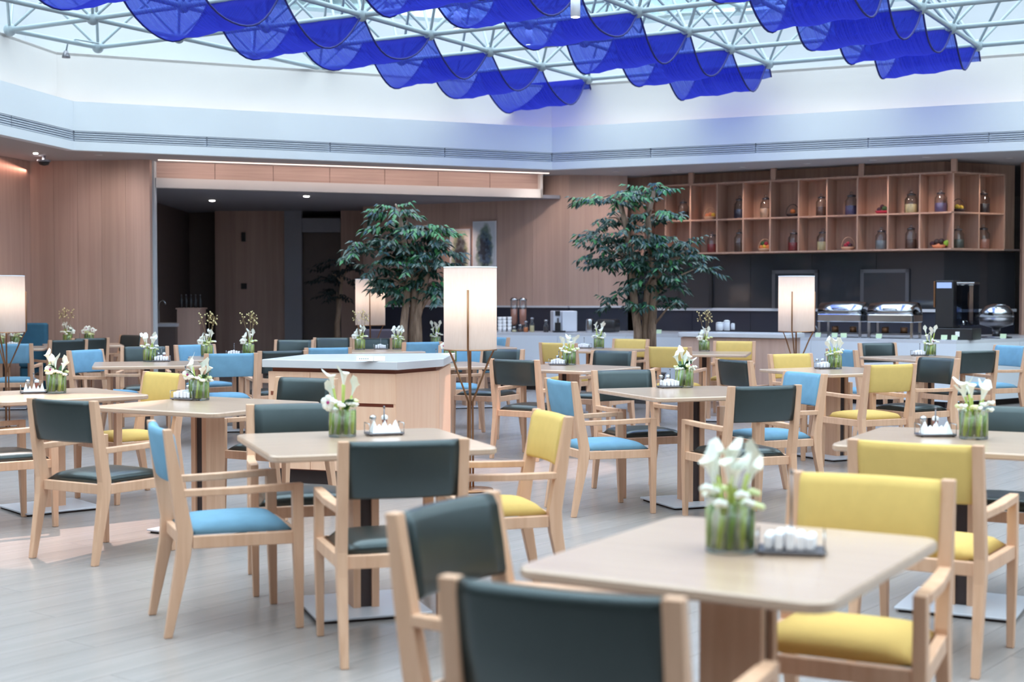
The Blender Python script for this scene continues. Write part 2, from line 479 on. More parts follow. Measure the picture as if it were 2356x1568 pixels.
# beam, soffit, upper walls
struct('trim_1', ring(MB(), BEAM, 0.0, 0.12, ZS, zk(3.10)), 'white_fascia')
struct('trim_2', ring(MB(), BEAM, 0.0, 0.12, zk(3.22), zk(3.55)), 'white_fascia')
gr = struct('trim_3', ring(MB(), BEAM, 0.06, 0.12, zk(3.10), zk(3.22)), 'grille_grey')
for i in (4, 3, 2):                                   # air grille: panels with louvre bars
    a, b = Vector(BEAM[i] + (0,)), Vector(BEAM[(i - 1)] + (0,))
    if i == 4: seg = [(Vector(BEAM[4] + (0,)), Vector(BEAM[0] + (0,)))]
    elif i == 3: seg = [(Vector(BEAM[4] + (0,)), Vector(BEAM[3] + (0,)))]
    else: seg = [(Vector(BEAM[3] + (0,)), Vector(BEAM[2] + (0,)))]
    for a, b in seg:
        L = (b - a).length; e = (b - a).normalized(); npan = max(2, int(min(L, 9) / 1.35))
        step = min(L, 9) / npan
        inn = Vector((e.y, -e.x, 0))
        if inn.dot(Vector((0.5, 6, 0)) - a) < 0: inn = -inn
        for k in range(npan):
            mb = MB()
            c0 = a + e * (step * k + 0.01); c1 = a + e * (step * (k + 1) - 0.01)
            for q in range(5):
                z = zk(3.108) + q * 0.027
                mid = (c0 + c1) / 2 - inn * 0.03
                mb.box((mid.x, mid.y, z + 0.006), ((c1 - c0).length, 0.045, 0.012), math.atan2(e.y, e.x))
            mb.build('grille_panel', 'grille_grey', gr)
struct('ceiling', ring(MB(), BEAM, 0.02, 9.0, ZS + 0.001, ZS + 0.09), 'soffit_paint')
struct('trim_4', ring(MB(), BEAM, 0.10, 0.42, zk(3.40), zk(3.45)), 'white_paint')
struct('wall_upper', ring(MB(), BEAM, 0.30, 0.42, zk(3.45), zk(4.13)), 'white_paint')
struct('trim_5', ring(MB(), BEAM, 0.30, 1.0, zk(4.10), zk(4.135)), 'white_paint')
struct('wall_clerestory', ring(MB(), BEAM, 0.88, 1.0, zk(4.135), zk(4.95)), 'clerestory_paint')
struct('wall_outer', ring(MB(), BEAM, 8.8, 9.0, -0.1, ZS + 0.1), 'white_paint')
struct('trim_6', ring(MB(), BEAM, 0.17, 0.20, zk(3.452), zk(3.475)), 'led_cove')

# roof glass: panes on a white mullion grid
U, V = Vector((math.sin(R(30.41)), math.cos(R(30.41)), 0)), Vector((-math.cos(R(30.41)), math.sin(R(30.41)), 0))
AC = 1.233 * KS
N0 = Vector((0.989 * KS, 18.614 * KS, zk(4.17)))
ZB, ZT = zk(4.17), zk(5.02)
ZR = zk(5.45)
def inside(p, poly):
    c = False; n = len(poly)
    for i in range(n):
        x1, y1 = poly[i]; x2, y2 = poly[(i + 1) % n]
        if (y1 > p.y) != (y2 > p.y) and p.x < (x2 - x1) * (p.y - y1) / (y2 - y1) + x1: c = not c
    return c
POLY_R = offset(BEAM, 1.0)
struct('wall_clerestory_sill', ring(MB(), BEAM, 0.88, 1.0, zk(4.95), zk(5.0)), 'truss_white')
roof = empty('window_1'); roof['kind'] = 'structure'
mul = MB(); restp = MB(); npane = 0
pane_me = MB().box((0, 0, 0), (AC * 2 - 0.06, AC * 2 - 0.06, 0.012)).mesh('pane', 'roof_glass')
rz_g = math.atan2(U.y, U.x)
cl = []
for i in range(-16, 6):
    for j in range(-12, 14):
        c = N0 + U * ((i * 2 + 1) * AC) + V * ((j * 2 + 1) * AC); c.z = ZR
        if inside(c, offset(BEAM, 2.6)): cl.append(c)
cl.sort(key=lambda c: (c - Vector((0, 0, H))).length)
for k, c in enumerate(cl):
    o = bpy.data.objects.new('pane', pane_me); COL.objects.link(o); o.parent = roof
    o.location = c; o.rotation_euler = (0, 0, rz_g)
    for sgn in (1,):
        m1 = c + V * AC; m2 = c + U * AC
        mul.box((m1.x, m1.y, ZR), (AC * 2, 0.06, 0.07), rz_g); mul.box((m2.x, m2.y, ZR), (0.06, AC * 2, 0.07), rz_g)
mul.build('mullion', 'truss_white', roof)
clg = struct('window_2', ring(MB(), BEAM, 0.93, 0.94, zk(5.0), ZR), 'roof_glass')

# hotel tower behind the skylight
def tower(c, d, rz, label):
    t = empty('hotel_tower', (c[0], c[1], 0), rz)
    MB().box((0, 0, d[2] / 2), (d[0], d[1], d[2])).build('facade', 'tower_glass', t)
    mb = MB()
    for k in range(int(d[2] / 3.4)):
        mb.box((0, 0, 3.4 * k + 0.4), (d[0] + 0.3, d[1] + 0.3, 0.5))
    mb.build('floor_bands', 'truss_white', t)
    tag(t, label, 'building')
plain('tower_glass', srgb(34, 54, 62), 0.2, var=0.2, scale=0.4)
tower((4, 52, 0), (60, 12, 22), R(-6), 'teal glazed building rising outside beyond the skylight')

# ---- space frame of white tubes
frame = empty('space_frame')
tag(frame, 'white tubular space frame spanning under the glass skylight', 'roof truss')
nodesB = {}; nodesT = {}
for i in range(-17, 3):
    for j in range(-9, 10):
        p = N0 + U * (i * AC) + V * (j * AC); p.z = ZB
        if inside(p, offset(BEAM, 0.45)): nodesB[i, j] = p
        q = N0 + U * ((i + .5) * AC) + V * ((j + .5) * AC); q.z = ZT
        if inside(q, offset(BEAM, 0.7)): nodesT[i, j] = q
bars = []
for (i, j), p in nodesB.items():
    for di, dj in ((1, 0), (0, 1)):
        if (i + di, j + dj) in nodesB: bars.append((p, nodesB[i + di, j + dj], 0.030))
for (i, j), p in nodesT.items():
    for di, dj in ((1, 0), (0, 1)):
        if (i + di, j + dj) in nodesT: bars.append((p, nodesT[i + di, j + dj], 0.030))
    for di in (0, 1):
        for dj in (0, 1):
            if (i + di, j + dj) in nodesB: bars.append((p, nodesB[i + di, j + dj], 0.018))
cyl = MB().lathe([(1, 0), (1, 1)], 8); tube_me = cyl.mesh('tube', 'truss_white', True)
def visible(p, mx=260):
    q = proj(p)
    return q is not None and -mx < q[0] < 2356 + mx and -mx < q[1] < 1568
vb = [(1 if visible((a + b) / 2, 150) else 2, ((a + b) / 2).length, k, a, b, r) for k, (a, b, r) in enumerate(bars)]
vb.sort(key=lambda t: t[:3])
extra = MB()
for n_, (v_, d_, k_, a, b, r) in enumerate(vb):
    if n_ < 300 and v_ == 1:
        o = bpy.data.objects.new('tube', tube_me); COL.objects.link(o); o.parent = frame
        o.location = a; o.scale = (r, r, (b - a).length)
        o.rotation_mode = 'QUATERNION'; o.rotation_quaternion = (b - a).to_track_quat('Z', 'Y')
    elif ((a + b) / 2).y > -4:
        extra.tube([a, b], r, 6)
o = extra.build('tube', 'truss_white', frame, True); o['kind'] = 'stuff'
ball_me = MB().ball((0, 0, 0), 0.075, 10, 8).mesh('node_ball', 'truss_white', True)
for d in (nodesB, nodesT):
    for p in d.values():
        if visible(p, 60):
            o = bpy.data.objects.new('node_ball', ball_me); COL.objects.link(o); o.parent = frame; o.location = p

# ---- blue swags
def swag(j_edge, i0, i1, width, label, seed):
    rnd = random.Random(seed)
    vs, fs, uvs = [], [], []
    NW, NS = 8, 14
    rows = []
    for i in range(i0, i1):
        sag = rnd.uniform(0.44, 0.54)
        for k in range(NS):
            t = k / NS
            rows.append((i + t, -sag * 4 * t * (1 - t) - 0.02 + 0.05 * math.sin(PI * t)))
    rows.append((i1, -0.02))
    last = i1
    rows += [(last + 0.06, -0.10), (last + 0.10, -0.2)]
    for r_, (u, dz) in enumerate(rows):
        for k in range(NW + 1):
            f = k / NW
            wob = 0.03 * math.sin(u * 9 + k * 1.7 + seed) * (1 if dz < -0.05 else 0)
            edge = 0.06 * math.sin(u * 5.1 + seed) if k in (0, NW) else 0
            p = N0 + U * (u * AC) + V * (j_edge * AC + f * width + edge * 0.3)
            vs.append((p.x, p.y, ZB + 0.03 + dz * (0.98 + 0.10 * f) + wob * 0.5)); uvs.append((f * 2.2, u))
    for r_ in range(len(rows) - 1):
        for k in range(NW):
            a = r_ * (NW + 1) + k
            fs.append((a, a + 1, a + NW + 2, a + NW + 1))
    me = bpy.data.meshes.new('fabric_swag'); me.from_pydata(vs, [], fs); me.update()
    uvl = me.uv_layers.new(name='UVMap')
    for lp in me.loops: uvl.data[lp.index].uv = uvs[lp.vertex_index]
    for p in me.polygons: p.use_smooth = True
    me.materials.append(MATS['sheer_blue'])
    o = bpy.data.objects.new('fabric_swag', me); COL.objects.link(o)
    for k in (0, NW):
        MB().tube([vs[r_ * (NW + 1) + k] for r_ in range(len(rows))], 0.011, 5).build('hem', 'hem_blue', o, True)
    tag(o, label, 'drape', 'sheer blue drapes over the space frame')
swag(0, -7, 0, 0.98, 'sheer blue cloth swagged over the truss ending at the wall corner', 1)
swag(-2, -7, 0, 0.98, 'sheer blue cloth swagged over the truss before the jar shelf', 2)
swag(-4, -7, 0, 0.98, 'sheer blue cloth swagged over the truss above the chafing dishes', 3)

# ================================================================ LOWER WALLS
ZH = zk(2.68)                                              # alcove ceiling / header underside
def area_strip(name, a, b, z, wdt, col, power, tilt_to):
    """LED strip lamp between two points"""
    a, b = Vector((a[0], a[1], z)), Vector((b[0], b[1], z))
    l = bpy.data.lights.new(name, 'AREA'); l.shape = 'RECTANGLE'; l.size = (b - a).length; l.size_y = wdt
    l.energy = power; l.color = col
    o = bpy.data.objects.new(name, l); COL.objects.link(o)
    o.location = (a + b) / 2
    zax = -(Vector(tilt_to)).normalized(); xax = (b - a).normalized(); yax = zax.cross(xax).normalized(); xax = yax.cross(zax)
    o.rotation_euler = Matrix((xax, yax, zax)).transposed().to_euler()
def spot(name, loc, to, power, ang, col=(1, 0.86, 0.72), blend=1.0):
    l = bpy.data.lights.new(name, 'SPOT'); l.energy = power; l.spot_size = R(ang); l.spot_blend = blend; l.color = col
    l.shadow_soft_size = 0.04
    o = bpy.data.objects.new(name, l); COL.objects.link(o); o.location = loc
    o.rotation_euler = (Vector(to) - Vector(loc)).to_track_quat('-Z', 'Y').to_euler()

# brown panel wall beside the opening
LW0 = at(68, 371, ZS); LW1 = at(344, 367, ZS); LWn = at(0, 357, ZS)
lwd = (LWn - LW0).normalized()
wl = struct('wall_left', MB(), 'wall_wood_dark')
EDGE = [LW0 + (LW1 - LW0) * t for t in (0, .2, .4, .6, .8, 1.0)]
for k in range(5):
    mb = MB(); e = (EDGE[k + 1] - EDGE[k]).normalized() * 0.0015
    wallbox(mb, EDGE[k] + e, EDGE[k + 1] - e, 0, ZS, 0.08, 1)
    mb.build('panel', 'wall_wood_dark', wl)
LFAR = LW0 + Vector((-0.164, -0.986, 0)) * 12
mb = MB(); wallbox(mb, LFAR, LW0, 0, ZS, 0.1, 1)
struct('wall_left_side', mb, 'wall_wood_dark')
post = struct('trim_7', MB(), 'white_fascia')
pc = at(350, 370, ZS)
MB().box((pc.x, pc.y + 0.06, ZS / 2), (0.055, 0.12, ZS)).build('post', 'white_fascia', post)

# header over the opening: slatted wood band, white trim, LED cove
HL, HR = at(356, 372, ZS), at(1243, 402, ZS)
HD = (HR - HL).normalized(); HN = Vector((-HD.y, HD.x, 0))
hd = struct('trim_8', MB(), 'header_wood')
npn = 7
for k in range(npn):
    a = HL + (HR - HL) * (k / npn) + HD * 0.004; b = HL + (HR - HL) * ((k + 1) / npn) - HD * 0.004
    mb = MB(); wallbox(mb, a, b, ZH + 0.13, ZS, 0.05, 1)
    mb.build('header_panel', 'header_wood', hd)
mb = MB(); wallbox(mb, HL, HR, ZH + 0.13, ZH + 0.134, 0.05, 1)
mb.build('shadow_gap', 'dark_gap', hd)
mb = MB(); wallbox(mb, HL - HN * 0.10, HR - HN * 0.10, ZH, ZH + 0.13, 0.16, 1)
mb.build('header_trim', 'white_paint', hd)
mb = MB(); wallbox(mb, HR - HN * 0.10 - HD * 0.04, HR - HN * 0.10, ZH, ZS, 0.16, 1)
mb.build('header_end', 'white_paint', hd)
mb = MB(); wallbox(mb, HL - HN * 0.34, HR - HN * 0.34, ZS - 0.008, ZS, 0.03, 1)
mb.build('led_strip', 'led_warm', hd)
area_strip('header_led', HL - HN * 0.32 + HD * 0.1, HR - HN * 0.32 - HD * 0.1, ZS - 0.02, 0.03, (1, 0.80, 0.70), 7, HN * 0.8 + Vector((0, 0, -0.5)))
area_strip('left_led', LW0 + lwd * 0.1 + Vector((0.12, 0, 0)), LW0 + lwd * 4 + Vector((0.12, 0, 0)), ZS - 0.02, 0.03, (1, 0.55, 0.42), 4, Vector((-0.7, 0, -0.7)))

# wood wall with the prints, its bend, and the shelf wall
W1a = at(835, 475, ZH); W1b = at(1310, 402, ZS)
A0 = at(1444, 404.5, ZS)
def panels(name, a, b, n, mat, z0=0.0, z1=ZS, th=0.08, side=1):
    st = struct(name, MB(), mat)
    for k in range(n):
        p, q = a + (b - a) * (k / n), a + (b - a) * ((k + 1) / n)
        e = (q - p).normalized() * 0.0015
        mb = MB(); wallbox(mb, p + e, q - e, z0, z1, th, side)
        mb.build('panel', mat, st)
    return st
for p in (W1a, W1b, A0): p.z = 0
panels('wall_prints', W1a, W1b, 6, 'wall_wood')
panels('wall_bend', W1b, A0, 2, 'wall_wood')

# alcove
al = MB()
ceil_pts = [(HL.x - 0.75, HL.y + 0.12), (HL.x, HL.y + 0.05), (HR.x + 0.3, HR.y + 0.05), (W1a.x + 2.2, W1a.y + 2.4), (HL.x - 1.2, 27.0)]
al.prism(ceil_pts, ZH, ZH + 0.05)
struct('ceiling_alcove', al, 'grey_paint')
YB = 22.4 * KS
def ax(x, Y=YB): return (x - CXP) / FX * Y
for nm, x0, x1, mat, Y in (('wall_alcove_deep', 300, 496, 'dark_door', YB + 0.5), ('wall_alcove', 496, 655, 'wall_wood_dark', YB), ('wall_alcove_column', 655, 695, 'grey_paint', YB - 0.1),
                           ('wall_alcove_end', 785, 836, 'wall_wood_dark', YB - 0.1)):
    mb = MB(); mb.box(((ax(x0, Y) + ax(x1, Y)) / 2, Y + 0.05, ZH / 2), (ax(x1, Y) - ax(x0, Y), 0.1, ZH))
    struct(nm, mb, mat)
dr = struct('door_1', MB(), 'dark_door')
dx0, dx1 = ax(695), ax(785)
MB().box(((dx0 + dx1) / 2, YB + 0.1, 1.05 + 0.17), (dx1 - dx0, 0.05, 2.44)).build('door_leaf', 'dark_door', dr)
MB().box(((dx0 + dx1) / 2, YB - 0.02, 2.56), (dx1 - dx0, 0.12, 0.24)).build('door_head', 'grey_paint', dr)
MB().box((dx1 - 0.06, YB + 0.05, 1.05), (0.03, 0.05, 0.3)).build('door_handle', 'steel_dark', dr)
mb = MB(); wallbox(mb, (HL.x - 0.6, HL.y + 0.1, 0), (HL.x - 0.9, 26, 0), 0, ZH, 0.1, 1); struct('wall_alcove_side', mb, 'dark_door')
mb = MB(); wallbox(mb, (W1a.x, W1a.y, 0), (ax(836), YB, 0), 0, ZH, 0.1, -1); struct('wall_alcove_return', mb, 'wall_wood')
# small wall fittings in the alcove
o = MB().box((ax(562), YB - 0.02, atd(562, 545, YB).z), (0.07, 0.04, 0.16)).build('wall_speaker', 'black_plastic', bevel=0.008)
tag(o, 'small dark box fixed high on the dim alcove panel', 'wall fitting')
o = MB().box((ax(562), YB - 0.015, atd(562, 658, YB).z), (0.1, 0.03, 0.1)).build('wall_switch', 'black_plastic', bevel=0.006)
tag(o, 'small dark switch plate at hand height on alcove panel', 'switch')

# ---- shelf wall: dark glass below, jar shelves above
B0 = at(2190, 365, ZS); B0.z = 0
B2 = B0 + dirv(27) * 1.1
SD1 = (B0 - A0).normalized(); SN1 = Vector((SD1.y, -SD1.x, 0))     # towards the hall
if SN1.y > 0: SN1 = -SN1
SD2 = (B2 - B0).normalized(); SN2 = Vector((SD2.y, -SD2.x, 0))
B3 = B0 + SD2 * 1.5
DEP = 0.34
# back wall follows DEP behind the shelf front
def mitre(dd):
    m = (SN1 + SN2).normalized(); return B0 - m * (dd / m.dot(SN1))
BK = mitre(DEP)
A0k = A0 - SN1 * DEP; B3k = B3 - SN2 * DEP
wb = struct('wall_shelf', MB(), 'shelf_wood')
mb = MB(); wallbox(mb, A0k - SD1 * 0.2, BK, zk(1.86), ZS, 0.06, 1); mb.build('shelf_back', 'shelf_wood', wb)
mb = MB(); wallbox(mb, BK, B3k, zk(1.86), ZS, 0.06, 1); mb.build('shelf_back', 'shelf_wood', wb)
mb = MB(); wallbox(mb, B3, B3 + SD2 * 0.35, 0, ZS, 0.1, 1); mb.build('dark_end', 'dark_door', wb)
pe = B3 + SD2 * 0.06
mb = MB(); wallbox(mb, B3 + SD2 * 0.13 , B3 + SD2 * 2.6, 0, ZS, 0.1, 1)
struct('wall_right_end', mb, 'wall_wood')
p_ = onwall(2350, B3, B3 + SD2, 0)
MB().box((p_.x, p_.y - 0.05, ZS / 2), (0.07, 0.1, ZS)).build('end_post', 'shelf_wood', wb)
# black glass panels and navy splash
GB1, GB2 = A0k + SN1 * 0.03, mitre(DEP - 0.03)
gl = struct('wall_glass', MB(), 'glass_black')
n = 5
for k in range(n):
    p, q = GB1 + (GB2 - GB1) * (k / n), GB1 + (GB2 - GB1) * ((k + 1) / n)
    mb = MB(); wallbox(mb, p + SD1 * 0.003, q - SD1 * 0.003, 1.17, zk(1.90), 0.04, 1); mb.build('glass_panel', 'glass_black', gl)
    mb = MB(); wallbox(mb, p + SD1 * 0.003, q - SD1 * 0.003, 0.6, 1.13, 0.04, 1); mb.build('splash_panel', 'splash_navy', gl)
mb = MB(); wallbox(mb, GB2, B3k + SN2 * 0.03, 1.17, zk(1.90), 0.04, 1); mb.build('glass_panel', 'glass_black', gl)
mb = MB(); wallbox(mb, GB2, B3k + SN2 * 0.03, 0.6, 1.13, 0.04, 1); mb.build('splash_panel', 'splash_navy', gl)
mb = MB(); wallbox(mb, GB1 + SN1 * 0.03, GB2 + SN1 * 0.03, 1.13, 1.17, 0.05, 1); mb.build('ledge', 'stone_white', gl)
mb = MB(); wallbox(mb, GB2 + SN2 * 0.03, B3k + SN2 * 0.06, 1.13, 1.17, 0.05, 1); mb.build('ledge', 'stone_white', gl)
# navy splash + ledge on the print wall and the bend
NW = (W1b - W1a).normalized(); NN = Vector((NW.y, -NW.x, 0)); ND = (A0 - W1b).normalized(); NM = Vector((ND.y, -ND.x, 0))
if NN.y > 0: NN = -NN
if NM.y > 0: NM = -NM
sp = struct('trim_9', MB(), 'splash_navy')
for a, b, nrm in ((W1a, W1b, NN), (W1b, A0, NM)):
    mb = MB(); wallbox(mb, a + nrm * 0.03, b + nrm * 0.03, 0.6, 1.17, 0.03, 1); mb.build('splash_panel', 'splash_navy', sp)
    mb = MB(); wallbox(mb, a + nrm * 0.05, b + nrm * 0.05, 1.17, 1.20, 0.05, 1); mb.build('ledge', 'stone_white', sp)
# serving-hatch frames in the black glass
for i, (x0, x1, yt) in enumerate(((1560, 1637, 622), (1712, 1727, 626), (1775, 1880, 621), (1978, 2090, 619))):
    if i == 1: continue
    w2 = empty('window_%d' % (3 + i)); w2['kind'] = 'structure'
    a, b = onwall(x0, GB1 + SN1 * 0.05, GB2 + SN1 * 0.05, 0), onwall(x1, GB1 + SN1 * 0.05, GB2 + SN1 * 0.05, 0)
    zt = 1.37 + (677 - yt) / FX * ((a + b) / 2).y
    m_ = 'steel_dark' if i != 0 else 'black_plastic'
    e = (b - a).normalized()
    for p, q, z0, z1 in ((a, a + e * 0.05, 1.17, zt), (b - e * 0.05, b, 1.17, zt), (a, b, zt - 0.05, zt)):
        mb = MB(); wallbox(mb, p, q, z0, z1, 0.05, 1); mb.build('window_frame', m_, w2)
    mb = MB(); wallbox(mb, a + e * 0.05, b - e * 0.05, 1.17, zt - 0.05, 0.01, 1); mb.build('pane', 'glass_black', w2)
# the open shelf itself
ZB0, ZM0, ZT0 = zk(1.91), zk(2.35), zk(2.83)
shelf = empty('jar_shelf', (B0.x, B0.y, ZB0))
tag(shelf, 'long pigeonhole wood shelf of jars and fruit above the buffet', 'shelf')
def part(mb, name, mat, root, **k):
    """world-space mesh made a part of root"""
    o = mb.build(name, mat, root, **k); o.matrix_parent_inverse = Matrix.Translation(root.location).inverted() if root.rotation_euler.z == 0 else root.matrix_basis.inverted()
    return o
TH = 0.022
xs1 = [1480, 1530, 1587, 1648, 1708, 1770, 1835, 1900, 1970, 2040, 2113, 2190]
xs2 = [2190, 2250, 2308]
def sx(x): return onwall(x, A0, B0, 0) if x <= 2190 else onwall(x, B0, B2, 0)
LEFT = sx(1470)
for z, nm in ((ZB0, 'bottom_board'), (ZM0, 'middle_board'), (ZT0, 'top_board')):
    poly = [LEFT - SN1 * DEP, LEFT, B0, sx(2308), sx(2308) - SN2 * DEP, BK]
    part(MB().prism([(p.x, p.y) for p in poly], z, z + TH), nm, 'shelf_wood', shelf)
poly = [sx(2308), B3, B3 - SN2 * DEP, sx(2308) - SN2 * DEP]
part(MB().prism([(p.x, p.y) for p in poly], ZB0, ZB0 + TH), 'bottom_board', 'dark_door', shelf)
for x in xs1[:-1] + [2190] + xs2[1:]:
    p = sx(x); nrm, dd = (SN1, SD1) if x <= 2190 else (SN2, SD2)
    for z0, z1 in ((ZB0 + TH, ZM0), (ZM0 + TH, ZT0)):
        mb = MB()
        q = p - nrm * DEP if x != 2190 else BK
        e = dd * (TH / 2)
        mb.prism([((p - e).x, (p - e).y), ((p + e).x, (p + e).y), ((q + e).x, (q + e).y), ((q - e).x, (q - e).y)], z0, z1)
        part(mb, 'divider', 'shelf_wood', shelf)
for x in (1587, 1776, 1978, 2190):
    p = sx(x)
    part(MB().box((p.x - SN1.x * 0.03, p.y - SN1.y * 0.03, (ZT0 + TH + ZS) / 2), (0.075, 0.05, ZS - ZT0 - TH), math.atan2(SD1.y, SD1.x)), 'upper_post', 'shelf_wood', shelf)

# shelf goods
rnd = random.Random(5)
def jar(loc, fill, r=0.068, h=0.25, label=''):
    j = empty('glass_jar', loc)
    MB().lathe([(r * 0.96, 0), (r, 0.01), (r, h * 0.62), (r * 0.62, h * 0.74), (r * 0.62, h * 0.8)], 16).build('jar_body', 'jar_glass', j, True)
    MB().lathe([(r * 0.9, 0.006), (r * 0.93, 0.012), (r * 0.93, h * 0.40), (r * 0.5, h * 0.41)], 14).build('filling', 'c_' + fill, j, True)
    MB().lathe([(r * 0.66, h * 0.79), (r * 0.68, h * 0.84), (r * 0.3, h * 0.88)], 14).build('lid', 'steel_dark', j, True)
    MB().ball((0, 0, h * 0.93), r * 0.3, 8, 6).build('lid_knob', 'jar_glass', j, True)
    tag(j, label, 'jar', 'storage jars on the buffet shelf')
def fruit(loc, r, col, label, nm='fruit', sq=(1, 1, 0.95)):
    o = MB().ball((0, 0, r * sq[2]), r, 12, 8, sq).build(nm, 'c_' + col, None, True)
    o.location = loc
    tag(o, label, 'fruit', 'display fruit on the buffet shelf')
def basket(loc, label, handle=True, col='c_beige'):
    b = empty('fruit_basket', loc)
    MB().lathe([(0.07, 0), (0.10, 0.045), (0.094, 0.045), (0.062, 0.006)], 16).build('bowl', col, b, True)
    if handle:
        MB().tube([(0.095 * math.cos(a), 0.0, 0.04 + 0.14 * math.sin(a)) for a in [PI * k / 12 for k in range(13)]], 0.005, 6).build('handle', col, b, True)
    tag(b, label, 'basket', 'baskets on the buffet shelf')
def spos(x, z):
    p = sx(x); nrm = SN1 if x <= 2190 else SN2
    return Vector((p.x, p.y, 0)) - nrm * 0.16 + Vector((0, 0, z + TH + 0.001))
JN = {'dark': 'dark dried goods', 'navy': 'blue-black beans', 'beige': 'pale pink-beige grain', 'brown': 'brown spices', 'purple': 'lilac flowers', 'cream': 'cream grain',
      'red': 'red berries', 'grey': 'grey seeds', 'moss': 'grey-green tea', 'pink': 'salmon pink lentils'}
for x, row, fill, wh in ((1560, 1, 'dark', 'upper row beside the tree top'), (1690, 1, 'navy', 'upper row'), (1750, 1, 'beige', 'upper row'), (1878, 1, 'brown', 'upper row'),
                         (1947, 1, 'purple', 'upper row'), (2085, 1, 'cream', 'upper row'), (2153, 1, 'purple', 'upper row beside the shelf corner'), (2280, 1, 'dark', 'upper row past the shelf corner'),
                         (1627, 0, 'red', 'lower row beside the tree'), (1690, 0, 'brown', 'lower row'), (1815, 0, 'red', 'lower row'), (1882, 0, 'cream', 'lower row'), (2017, 0, 'grey', 'lower row'),
                         (2085, 0, 'brown', 'lower row beside black fruit'), (2222, 0, 'moss', 'lower row past the shelf corner'), (2280, 0, 'pink', 'lower row past the shelf corner')):
    jar(spos(x, ZM0 if row else ZB0), fill, rnd.uniform(0.078, 0.09), rnd.uniform(0.30, 0.335), 'glass jar of %s on the %s' % (JN[fill], wh))
def fr(x, row, items, bl, handle=True, kind='basket', bcol='c_beige'):
    p = spos(x, ZM0 if row else ZB0)
    basket(p, bl, handle, bcol)
    for k, (dx, dz, r, c, lb) in enumerate(items):
        e = SD1 if x <= 2190 else SD2
        fruit(p + e * dx + Vector((0, 0, 0.03 + dz)), r, c, lb)
fr(1622, 1, [(-0.05, 0, 0.035, 'peach', 'peach in upper shelf basket beside a lemon'), (0.0, 0.012, 0.035, 'peach', 'peach heaped in middle of upper shelf basket'), (0.05, 0.01, 0.032, 'lemon', 'lemon beside peaches in upper shelf basket')], 'wicker basket of peaches and a lemon on upper shelf')
fr(1812, 1, [(0, 0.01, 0.04, 'orange', 'lone orange in small dark shelf basket')], 'small dark handled basket with one orange', True, 'basket', 'c_dark')
fr(2018, 1, [(-0.04, 0, 0.035, 'plum', 'plum on dark plate in upper shelf row'), (0.035, 0.005, 0.04, 'leafg', 'dark green fruit on dark upper shelf plate'), (0.0, 0.045, 0.03, 'plum', 'topmost plum of the dark upper shelf heap')], 'low dish of dark plums on the upper shelf', False, 'basket', 'c_crimson')
fr(2222, 1, [(-0.02, 0.01, 0.036, 'lemon', 'lemon leaning in black handled shelf basket'), (0.045, 0.0, 0.036, 'lemon', 'lemon at the rim of black handled basket')], 'black handled basket of lemons past the shelf corner', True, 'basket', 'c_dark')
fr(1748, 0, [(-0.05, 0, 0.036, 'orange', 'orange in lower shelf basket near pineapple leaves'), (0.0, 0.01, 0.036, 'lemon', 'lemon in middle of lower mixed fruit basket'), (0.05, 0, 0.036, 'orange', 'orange at end of lower mixed fruit basket'), (0.02, 0.05, 0.032, 'crimson', 'red apple topping the lower mixed fruit basket'), (-0.03, 0.055, 0.034, 'leafg', 'green fruit topping the lower mixed fruit basket')], 'wicker basket heaped with mixed bright fruit')
fr(1940, 0, [(-0.03, 0, 0.034, 'crimson', 'red fruit in pale hooped basket'), (0.03, 0, 0.034, 'plum', 'purple fruit in pale hooped basket'), (0, 0.03, 0.03, 'crimson', 'topmost red fruit of the pale hooped basket')], 'pale hooped basket of red fruit on lower shelf')
fr(2150, 0, [(-0.09, 0, 0.036, 'plum', 'dark plum at the end of the long lower dish'), (-0.03, 0.02, 0.042, 'dark', 'black fruit heaped on the long lower dish'), (0.03, 0.025, 0.042, 'dark', 'second black fruit heaped beside the green apple'), (0.1, 0.0, 0.042, 'lime', 'bright green apple on the lower shelf'), (-0.01, -0.01, 0.03, 'peach', 'peach under black fruit on lower shelf')], 'low dish of black fruit beside a green apple', False, 'basket', 'c_peach')
p = spos(2322, ZB0); fruit(p, 0.042, 'lemon', 'lone yellow lemon standing at the dark shelf end', 'fruit', (0.85, 0.85, 1.5))

# ================================================================ BUFFET COUNTERS
ZC = 0.82
CT = [at(2480, 774, ZC), at(2200, 783, ZC), at(1440, 767, ZC), at(1130, 764, ZC)]
buf = empty('buffet_counter', (CT[1].x, CT[1].y, 0))
tag(buf, 'long white-fronted buffet counter bending along the shelf wall', 'counter')
back = [B3k + SN2 * 0.05 + SD2 * 0.8, mitre(DEP - 0.06), A0k + SN1 * 0.06 + SD1 * 0.05, W1b + NM * 0.12, at(1000, 764, ZC) + Vector((0, 0.5, 0))]
for k in range(3):
    a, b = CT[k], CT[k + 1]
    nf = max(2, int((a - b).length / 0.95))
    for q in range(nf):
        p0, p1 = a + (b - a) * (q / nf), a + (b - a) * ((q + 1) / nf)
        e = (p1 - p0).normalized() * 0.002
        mb = MB(); wallbox(mb, p0 + e, p1 - e, 0.08, ZC - 0.04, 0.03, -1)
        part(mb, 'front_panel', 'counter_front', buf)
    mb = MB(); n_ = Vector(((b - a).y, -(b - a).x, 0)).normalized()
    if n_.y < 0: n_ = -n_
    wallbox(mb, a + n_ * 0.1, b + n_ * 0.1, 0.0, 0.1, 0.05, -1); part(mb, 'plinth', 'dark_gap', buf)
top = [CT[3], CT[2], CT[1], CT[0]] + [Vector((x.x, x.y, 0)) for x in (back[0], back[1], back[2], back[3])] + [CT[3] + Vector((0.0, 1.1, 0))]
